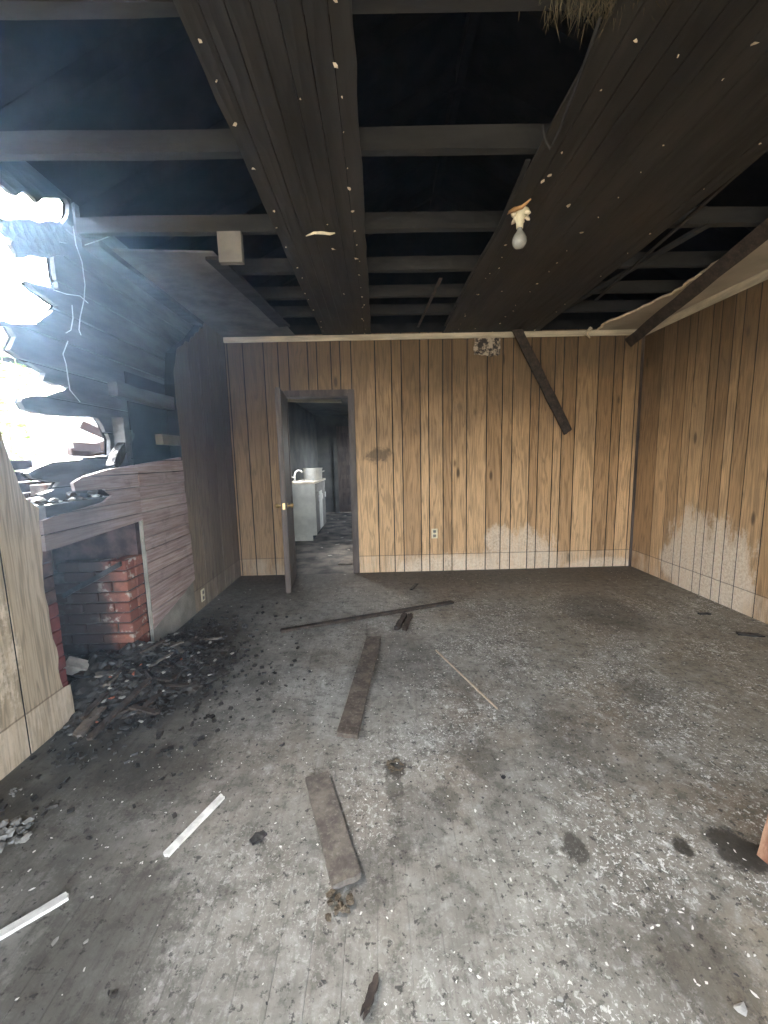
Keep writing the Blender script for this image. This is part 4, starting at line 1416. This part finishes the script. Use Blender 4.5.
M['crumb'] = plank_debris('brown_crumbly_debris', (0.16, 0.125, 0.085), (0.42, 0.38, 0.30))
M['dull_plaster'] = plain('sooty_plaster_lump', (0.21, 0.205, 0.19), 0.9, 0.4, 25, 0.15, bump=0.5)
clump(394, 766, 0.045, 3, 'crumb', 'small brown crumbly clump between the two planks')
clump(335, 906, 0.05, 4, 'crumb', 'brown crumbly clump at the frayed end of the foreground plank')
clump(5, 838, 0.09, 5, 'dull_plaster', 'grey plaster rubble piled against the left wall at the picture edge', 34)
clump(17, 792, 0.035, 6, 'dull_plaster', 'small grey plaster lump on the floor by the left wall', 12)
# pale plaster bits on the floor
for k, (px, py, s) in enumerate([(55, 942, 0.011), (86, 942, 0.007), (740, 1008, 0.016), (695, 892, 0.012), (222, 762, 0.007), (285, 645, 0.012), (290, 600, 0.012), (612, 615, 0.012), (190, 640, 0.01),
                                 (455, 860, 0.008), (560, 1000, 0.008), (210, 700, 0.008), (470, 640, 0.008), (345, 575, 0.016), (325, 567, 0.016), (250, 590, 0.014), (238, 652, 0.01)]):
    q = onZ(px, py)
    if q.y > YB - 0.04:
        continue
    lump(chunk_pale[k % 4], 'plaster_bit', q.x, q.y, 0.0, s, 'small white plaster bit lying on the open floor', 'plaster', 'plaster bits on the floor', (1.5, 1, 0.6))
# paint flakes scattered all over the floor
bm = bmesh.new()
r10 = random.Random(55)


def chip(bm, x, y, s, h):
    """a flat ragged flake with 5 or 6 corners"""
    n = r10.choice([4, 5, 6])
    a0 = r10.uniform(0, 6)
    el = r10.uniform(1.0, 2.2)
    ca, sa = math.cos(a0), math.sin(a0)
    lo, hi = [], []
    for k in range(n):
        t = 2 * PI * (k + r10.uniform(-0.3, 0.3)) / n
        rr = s * r10.uniform(0.55, 1.2)
        px_, py_ = math.cos(t) * rr * el, math.sin(t) * rr
        p = (x + px_ * ca - py_ * sa, y + px_ * sa + py_ * ca)
        lo.append(bm.verts.new((p[0], p[1], 0.0004)))
        hi.append(bm.verts.new((p[0], p[1], 0.0004 + h * r10.uniform(0.6, 1.8))))
    bm.faces.new(hi)
    for k in range(n):
        bm.faces.new((lo[k], lo[(k + 1) % n], hi[(k + 1) % n], hi[k]))


for k in range(5200):
    x = r10.uniform(XL + 0.1, XR - 0.1)
    y = r10.uniform(0.2, YB - 0.15) if r10.random() < 0.6 else r10.gauss(1.4, 0.7)
    if y < 0.1 or y > YB - 0.1:
        continue
    if r10.random() > 0.35 + 0.65 * max(0, min(1, (x + 0.4) / 1.6)):
        continue
    if mnoise.noise(Vector((x * 1.6, y * 1.6, 4))) < r10.uniform(-0.5, 0.25):
        continue
    chip(bm, x, y, r10.choice([0.0014, 0.0018, 0.002, 0.0025, 0.003, 0.0042]), 0.0008)
M['chip'] = plain('white_paint_chip', (0.72, 0.71, 0.67), 0.6, 0.15, 40, 0.3)
tag(link('paint_chips', from_bm('paint_chips', bm), 'chip'), 'tiny white paint chips scattered over the floor', 'paint chips', None, 'stuff')
bm = bmesh.new()
for k in range(900):
    x, y = r10.uniform(XL + 0.1, XR - 0.1), r10.uniform(0.2, YB - 0.1)
    if x > 1.0 and r10.random() < 0.5:
        continue
    chip(bm, x, y, r10.choice([0.0015, 0.002, 0.0025, 0.003, 0.0045]), 0.0014)
tag(link('soot_flakes', from_bm('soot_flakes', bm), 'char'), 'tiny black soot flakes scattered over the floor', 'soot flakes', None, 'stuff')

# orange-red timber end poking in at the right edge
q = onZ(767, 874)
t_ = NT('weathered_red_timber')
nn = t_.noise(t_.vmul(t_.pos(), (1, 1, 0.3)), 20, 5, 0.7)
M['red_timber'] = t_.done(t_.mix(t_.map(nn, 0.35, 0.65), (0.20, 0.085, 0.05), (0.38, 0.23, 0.15)), 0.75, 0.2)
tb = prism('timber_offcut', jag([(0.0, 0.0), (0.13, 0.0), (0.13, 0.22), (0.075, 0.235), (0.03, 0.16)], 0.004, 0.04, 6, True), 'Y', -0.03, 0.03, 'red_timber')
tb.location = (q.x + 0.028, q.y + 0.03, 0.003)
tb.rotation_euler = (0, 0, 0.2)
tag(tb, 'reddish timber offcut standing on the floor at the right picture edge', 'timber')

# =================================================================== WALL AND CEILING THINGS
# hanging charred boards
a, b = onY(516, 331, YB - 0.08), onY(568, 432, YB - 0.06)
o = oriented_board('hanging_board', a + Vector((0, 0, 0.03)), b, 0.105, 0.022, 'plank_dark', None, Vector((0, -1, 0)), 0.004, 31, 9, 0.01)
tag(o, 'charred board hanging down from the ceiling in front of the back wall', 'board')
a = onZ(800, 203, H - 0.035)
b = onY(628, 343, YB - 0.22)
o = oriented_board('hanging_board', a, b, 0.10, 0.022, 'plank_dark', None, (CAM - a).normalized(), 0.004, 32, 9, 0.012)
tag(o, 'charred board hanging across the pale ceiling sheet in the right corner', 'board')

# torn scorched paper patch on the back wall
a, b = onY(474, 336, YB), onY(500, 357, YB)
pp_ = prism('torn_patch', jag([(a.x, a.z), (b.x, a.z), (b.x, b.z + 0.03), ((a.x + b.x) / 2 + 0.05, b.z), ((a.x + b.x) / 2 - 0.06, b.z + 0.02), (a.x, b.z + 0.03)], 0.012, 0.03, 8, True), 'Y', YB - 0.008, YB - 0.001, None)
t_ = NT('scorched_plaster_patch')
nn = t_.noise(t_.pos(), 18, 5, 0.7)
pp_.data.materials.append(t_.done(t_.mix(t_.map(nn, 0.42, 0.58), (0.05, 0.04, 0.035), (0.50, 0.44, 0.36)), 0.85, 0.15))
tag(pp_, 'torn scorched plaster patch high on the back wall under the trim', 'patch')


def outlet(name, origin, label, rot):
    o = tag(empty(name, origin), label, 'outlet')
    o.rotation_euler = (0, 0, rot)
    pl_ = box('cover_plate', -0.036, 0.036, -0.006, 0.0, -0.058, 0.058, 'ivory', o, 0.002)
    for s in (-1, 1):
        k = box('socket_face', -0.017, 0.017, -0.009, -0.006, s * 0.026 - 0.016, s * 0.026 + 0.016, 'cab_front', o, 0.002)
        for u in (-1, 1):
            box('slot', u * 0.007 - 0.0015, u * 0.007 + 0.0015, -0.0095, -0.009, s * 0.026 - 0.005, s * 0.026 + 0.007, 'slot', k)
    return o


q = onY(434.5, 533.5, YB)
outlet('wall_outlet', (q.x, YB - 0.0005, q.z), 'ivory double outlet low on the back wall', 0)
q = onX(203, 600, XL)
outlet('wall_outlet', (XL + 0.0005, q.y, max(q.z, 0.12)), 'grimy outlet low on the left wall past the pink boards', PI / 2)

# light bulb in a broken ceiling socket
q = onZ(520, 212, H - 0.02)
lf = tag(empty('ceiling_light', (q.x, q.y, H - 0.018)), 'bare light bulb hanging in a broken socket from the black ceiling', 'light')
lathe('socket_canopy', [(0, 0.0), (0.05, 0.0), (0.048, -0.012), (0.03, -0.03), (0.02, -0.06), (0.019, -0.085), (0, -0.085)], 'ivory', lf, 18)
for k in range(4):
    an = k * 1.7 + 0.3
    tube('broken_shard', [(0.03 * math.cos(an), 0.03 * math.sin(an), -0.012), (0.055 * math.cos(an), 0.055 * math.sin(an), -0.03), (0.066 * math.cos(an), 0.066 * math.sin(an), -0.034)], 0.01, 'paper', lf, 5, [0.014, 0.011, 0.003])
lathe('bulb', [(0.014, -0.086), (0.015, -0.098), (0.022, -0.11), (0.033, -0.124), (0.040, -0.142), (0.041, -0.156), (0.036, -0.174), (0.023, -0.188), (0.0, -0.194)], 'glass_bulb', lf, 24)

# cable dangling at the right strip's edge, insulation tuft
pts = [onZ(px, py, H - 0.03 - 0.02 * k) for k, (px, py) in enumerate([(600, 18), (585, 62), (568, 108), (556, 138), (550, 149)])]
pts += [onZ(545, 140, H - 0.08), onZ(543, 125, H - 0.04)]
tag(tube('loose_cable', pts, 0.006, 'char_joist', None, 8), 'loose cable hanging along the edge of the right ceiling strip', 'cable')
r11 = random.Random(8)
bm = bmesh.new()
q = onZ(592, 2, H + 0.02)
for k in range(420):
    a = Vector((q.x + r11.gauss(0, 0.075), q.y - 0.02 + r11.gauss(0, 0.03), H + 0.03))
    L = r11.uniform(0.03, 0.09)
    d = Vector((r11.gauss(0, 0.4), r11.gauss(0, 0.4), -1)).normalized()
    s = d.orthogonal().normalized() * 0.0035
    v = [bm.verts.new(a - s), bm.verts.new(a + s), bm.verts.new(a + d * L)]
    v2 = bm.verts.new(a + s.cross(d) * 1.0)
    bm.faces.new(v)
    bm.faces.new((v[0], v[2], v2))
    bm.faces.new((v[1], v2, v[2]))
tag(link('insulation_tuft', from_bm('insulation_tuft', bm), 'insulation'), 'ragged brown insulation tuft hanging from a joist at the top edge', 'insulation', None, 'stuff')

# loose wires hanging beside the hole
XW = XL + 0.03
for k, (pts, lab) in enumerate([
    ([(73, 226), (76, 245), (82, 262), (85, 285), (84, 300), (80, 318), (79, 330), (81, 335)], 'longest pale wire hanging beside the burnt hole'),
    ([(54, 290), (66, 294), (80, 296), (88, 303)], 'thin pale wire sticking out sideways at the middle of the hole edge'),
    ([(85, 245), (100, 240), (118, 233), (140, 231), (166, 228)], 'pale splintered wire lying along the wall plate'),
    ([(68, 341), (63, 354), (66, 364), (68, 378), (70, 390), (80, 402)], 'short pale wire dangling lower down on the charred boards'),
    ([(72, 305), (73, 318), (71, 330), (66, 333)], 'short wire stub left of the longest hanging wire')]):
    P3 = [onX(px, py, XW - 0.012 * (j % 2)) for j, (px, py) in enumerate(pts)]
    tag(tube('loose_wire', P3, 0.0024, 'wire', None, 6), lab, 'wire', 'loose wires by the hole')

# kitchen floor debris
for k, (px, py, sx_, sy_, lab) in enumerate([(346, 562, 0.12, 0.2, 'pale board piece lying on the kitchen floor by the right jamb')]):
    q = onZ(px, py)
    o = prism('board_piece', jag([(-0.09, -0.15), (0.1, -0.15), (0.12, 0.12), (-0.02, 0.16)], 0.006, 0.05, 4, True), 'Z', 0.0, 0.018, 'plank_grey')
    o.location = (q.x, max(q.y, YB + 0.35), 0.001)
    tag(o, lab, 'board')
for k, (px, py) in enumerate([(330, 506), (338, 520), (345, 516), (333, 526), (342, 538), (350, 508), (340, 512), (352, 524), (335, 515), (347, 529), (328, 533), (337, 545), (322, 548), (351, 541), (344, 522), (332, 519), (349, 550), (330, 556)]):
    q = onZ(px, py)
    if q.y > KY - 0.1 or q.x > KXR - 0.1:
        continue
    lump(chunk_pale[k % 4], 'plaster_bit', q.x, q.y, 0.0, r8.uniform(0.02, 0.045), 'pale plaster bit lying on the dark kitchen floor', 'plaster', 'plaster bits on the kitchen floor', (1.6, 1, 0.5))
q = onZ(330, 508)
cup = tag(lathe('white_cup', [(0, 0), (0.04, 0), (0.05, 0.13), (0.044, 0.13), (0.036, 0.01), (0, 0.008)], 'enamel', None, 16, (q.x, q.y, 0.0)), 'small white cup on the kitchen floor beyond the cabinet', 'cup')

# =================================================================== OUTSIDE beyond the hole
gr = tag(box('ground', -40, XL - 0.75, -25, 45, -0.5, -0.35, 'outer'), 'sunlit bare ground outside the house', None, None, 'structure')
t_ = NT('sunlit_dry_ground')
nn = t_.noise(t_.pos(), 1.5, 5, 0.6)
gr.data.materials.clear()
gr.data.materials.append(t_.done(t_.mix(nn, (0.35, 0.31, 0.24), (0.5, 0.46, 0.36)), 0.9, 0.1))
tag(box('ground', XL - 0.75, 8, -25, YF - 0.12, -0.5, -0.05, gr.data.materials[0]), 'pale ground in front of the open doorway', None, None, 'structure')
# neighbour's house
NX = -8.0
na, nb_ = onX(8, 440, NX), onX(110, 415, NX)
M['nb_wall'] = plain('white_clapboard', (0.78, 0.76, 0.72), 0.7, 0.06, 3, 0.2)
M['nb_trim'] = plain('orange_trim', (0.60, 0.33, 0.18), 0.7, 0.15, 6, 0.2)
M['nb_glass'] = plain('grey_green_pane', (0.25, 0.32, 0.30), 0.2, 0.15, 4, 0.5)
nh = tag(empty('neighbour_house', (NX - 2, na.y + 3, -0.35)), 'white clapboard house with an orange-trimmed window outside the hole', 'house')
NL = nh.location
for i in range(20):
    box('clapboard', 2 - 0.03, 2 + 0.0 + 0.012 * (i % 2), -9, 11, 0.2 * i, 0.2 * i + 0.196, 'nb_wall', nh)
box('house_body', -3, 2 - 0.031, -9, 11, 0, 4.0, 'nb_wall', nh)
prism('roof_slab', [(-3.4, 3.95), (2.4, 3.95), (-0.5, 5.6)], 'Y', -9.3, 11.3, 'deck', nh)
wa, wb_ = onX(62, 441, NX), onX(90, 416, NX)
wy0, wy1, wz0, wz1 = wa.y - NL.y, wb_.y - NL.y, wa.z - NL.z - 0.05, wb_.z - NL.z + 0.4
wn = box('window', 2.013, 2.05, wy0, wy1, wz0, wz1, 'nb_trim', nh)
box('pane', 2.051, 2.06, wy0 + 0.12, (wy0 + wy1) / 2 - 0.04, wz0 + 0.1, wz1 - 0.1, 'nb_glass', wn)
box('pane', 2.051, 2.06, (wy0 + wy1) / 2 + 0.04, wy1 - 0.12, wz0 + 0.1, wz1 - 0.1, 'nb_glass', wn)
ca = onX(34, 430, NX).y - NL.y
box('corner_post', 2.013, 2.06, ca - 0.08, ca + 0.08, 0, 3.6, 'nb_trim', nh)
# yellow-green weeds below the pointed board
M['weed'] = plain('yellow_green_leaf', (0.55, 0.50, 0.06), 0.6, 0.35, 9, 0.3)
M['weed2'] = plain('pale_green_leaf', (0.22, 0.38, 0.10), 0.6, 0.35, 9, 0.3)
r12 = random.Random(18)


def weed(px, py, X_, hgt, mat, label, nleaf=90):
    q = onX(px, py, X_)
    z0 = -0.35
    bm = bmesh.new()
    L = q.z - z0 + hgt * 0.3
    for k in range(nleaf):
        t = r12.uniform(0.5, 1.0)
        c = Vector((r12.gauss(0, 0.16), r12.gauss(0, 0.22), L * t))
        s = r12.uniform(0.03, 0.07)
        m = Matrix.Translation(c) @ Matrix.Rotation(r12.uniform(0, 6), 4, 'Z') @ Matrix.Rotation(r12.uniform(-1, 1), 4, 'X')
        v = [bm.verts.new(m @ Vector(p)) for p in ((-s * 1.6, 0, 0), (0, -s * 0.6, 0.01), (s * 1.6, 0, 0.02), (0, s * 0.6, 0.01), (0, 0, -0.004))]
        bm.faces.new(v[:4])
        bm.faces.new((v[0], v[3], v[4]))
        bm.faces.new((v[1], v[0], v[4]))
        bm.faces.new((v[2], v[1], v[4]))
        bm.faces.new((v[3], v[2], v[4]))
    root = tag(empty('weed_bush', (q.x, q.y, z0)), label, 'plant')
    f = link('foliage', from_bm('foliage', bm), mat, root)
    f['kind'] = 'stuff'
    for k in range(5):
        tube('stem', [(0, 0, 0), (r12.gauss(0, 0.1), r12.gauss(0, 0.1), L * 0.5), (r12.gauss(0, 0.2), r12.gauss(0, 0.25), L * 0.95)], 0.008, 'weed2', root, 5)


weed(38, 488, -3.3, 0.2, 'weed', 'yellow-green weed bush outside below the pointed board')
weed(2, 350, -5.5, 0.4, 'weed2', 'pale green bush outside at the left picture edge', 160)

# thin blue haze volume, added for a flare-like glow near the hole
hz = box('haze', XL + 0.03, XR - 0.05, YF + 0.1, YB - 0.05, 0.03, H - 0.02, None)
hm = bpy.data.materials.new('glow_haze')
hm.use_nodes = True
hm.node_tree.nodes.clear()
ho = hm.node_tree.nodes.new('ShaderNodeOutputMaterial')
hv = hm.node_tree.nodes.new('ShaderNodeVolumeScatter')
hv.inputs['Color'].default_value = (0.40, 0.64, 1.0, 1)
hv.inputs['Density'].default_value = 0.0105
hv.inputs['Anisotropy'].default_value = 0.75
hm.node_tree.links.new(hv.outputs[0], ho.inputs['Volume'])
hz.data.materials.append(hm)
tag(hz, 'thin blue haze added for a flare-like glow in the room', 'haze', None, 'stuff')
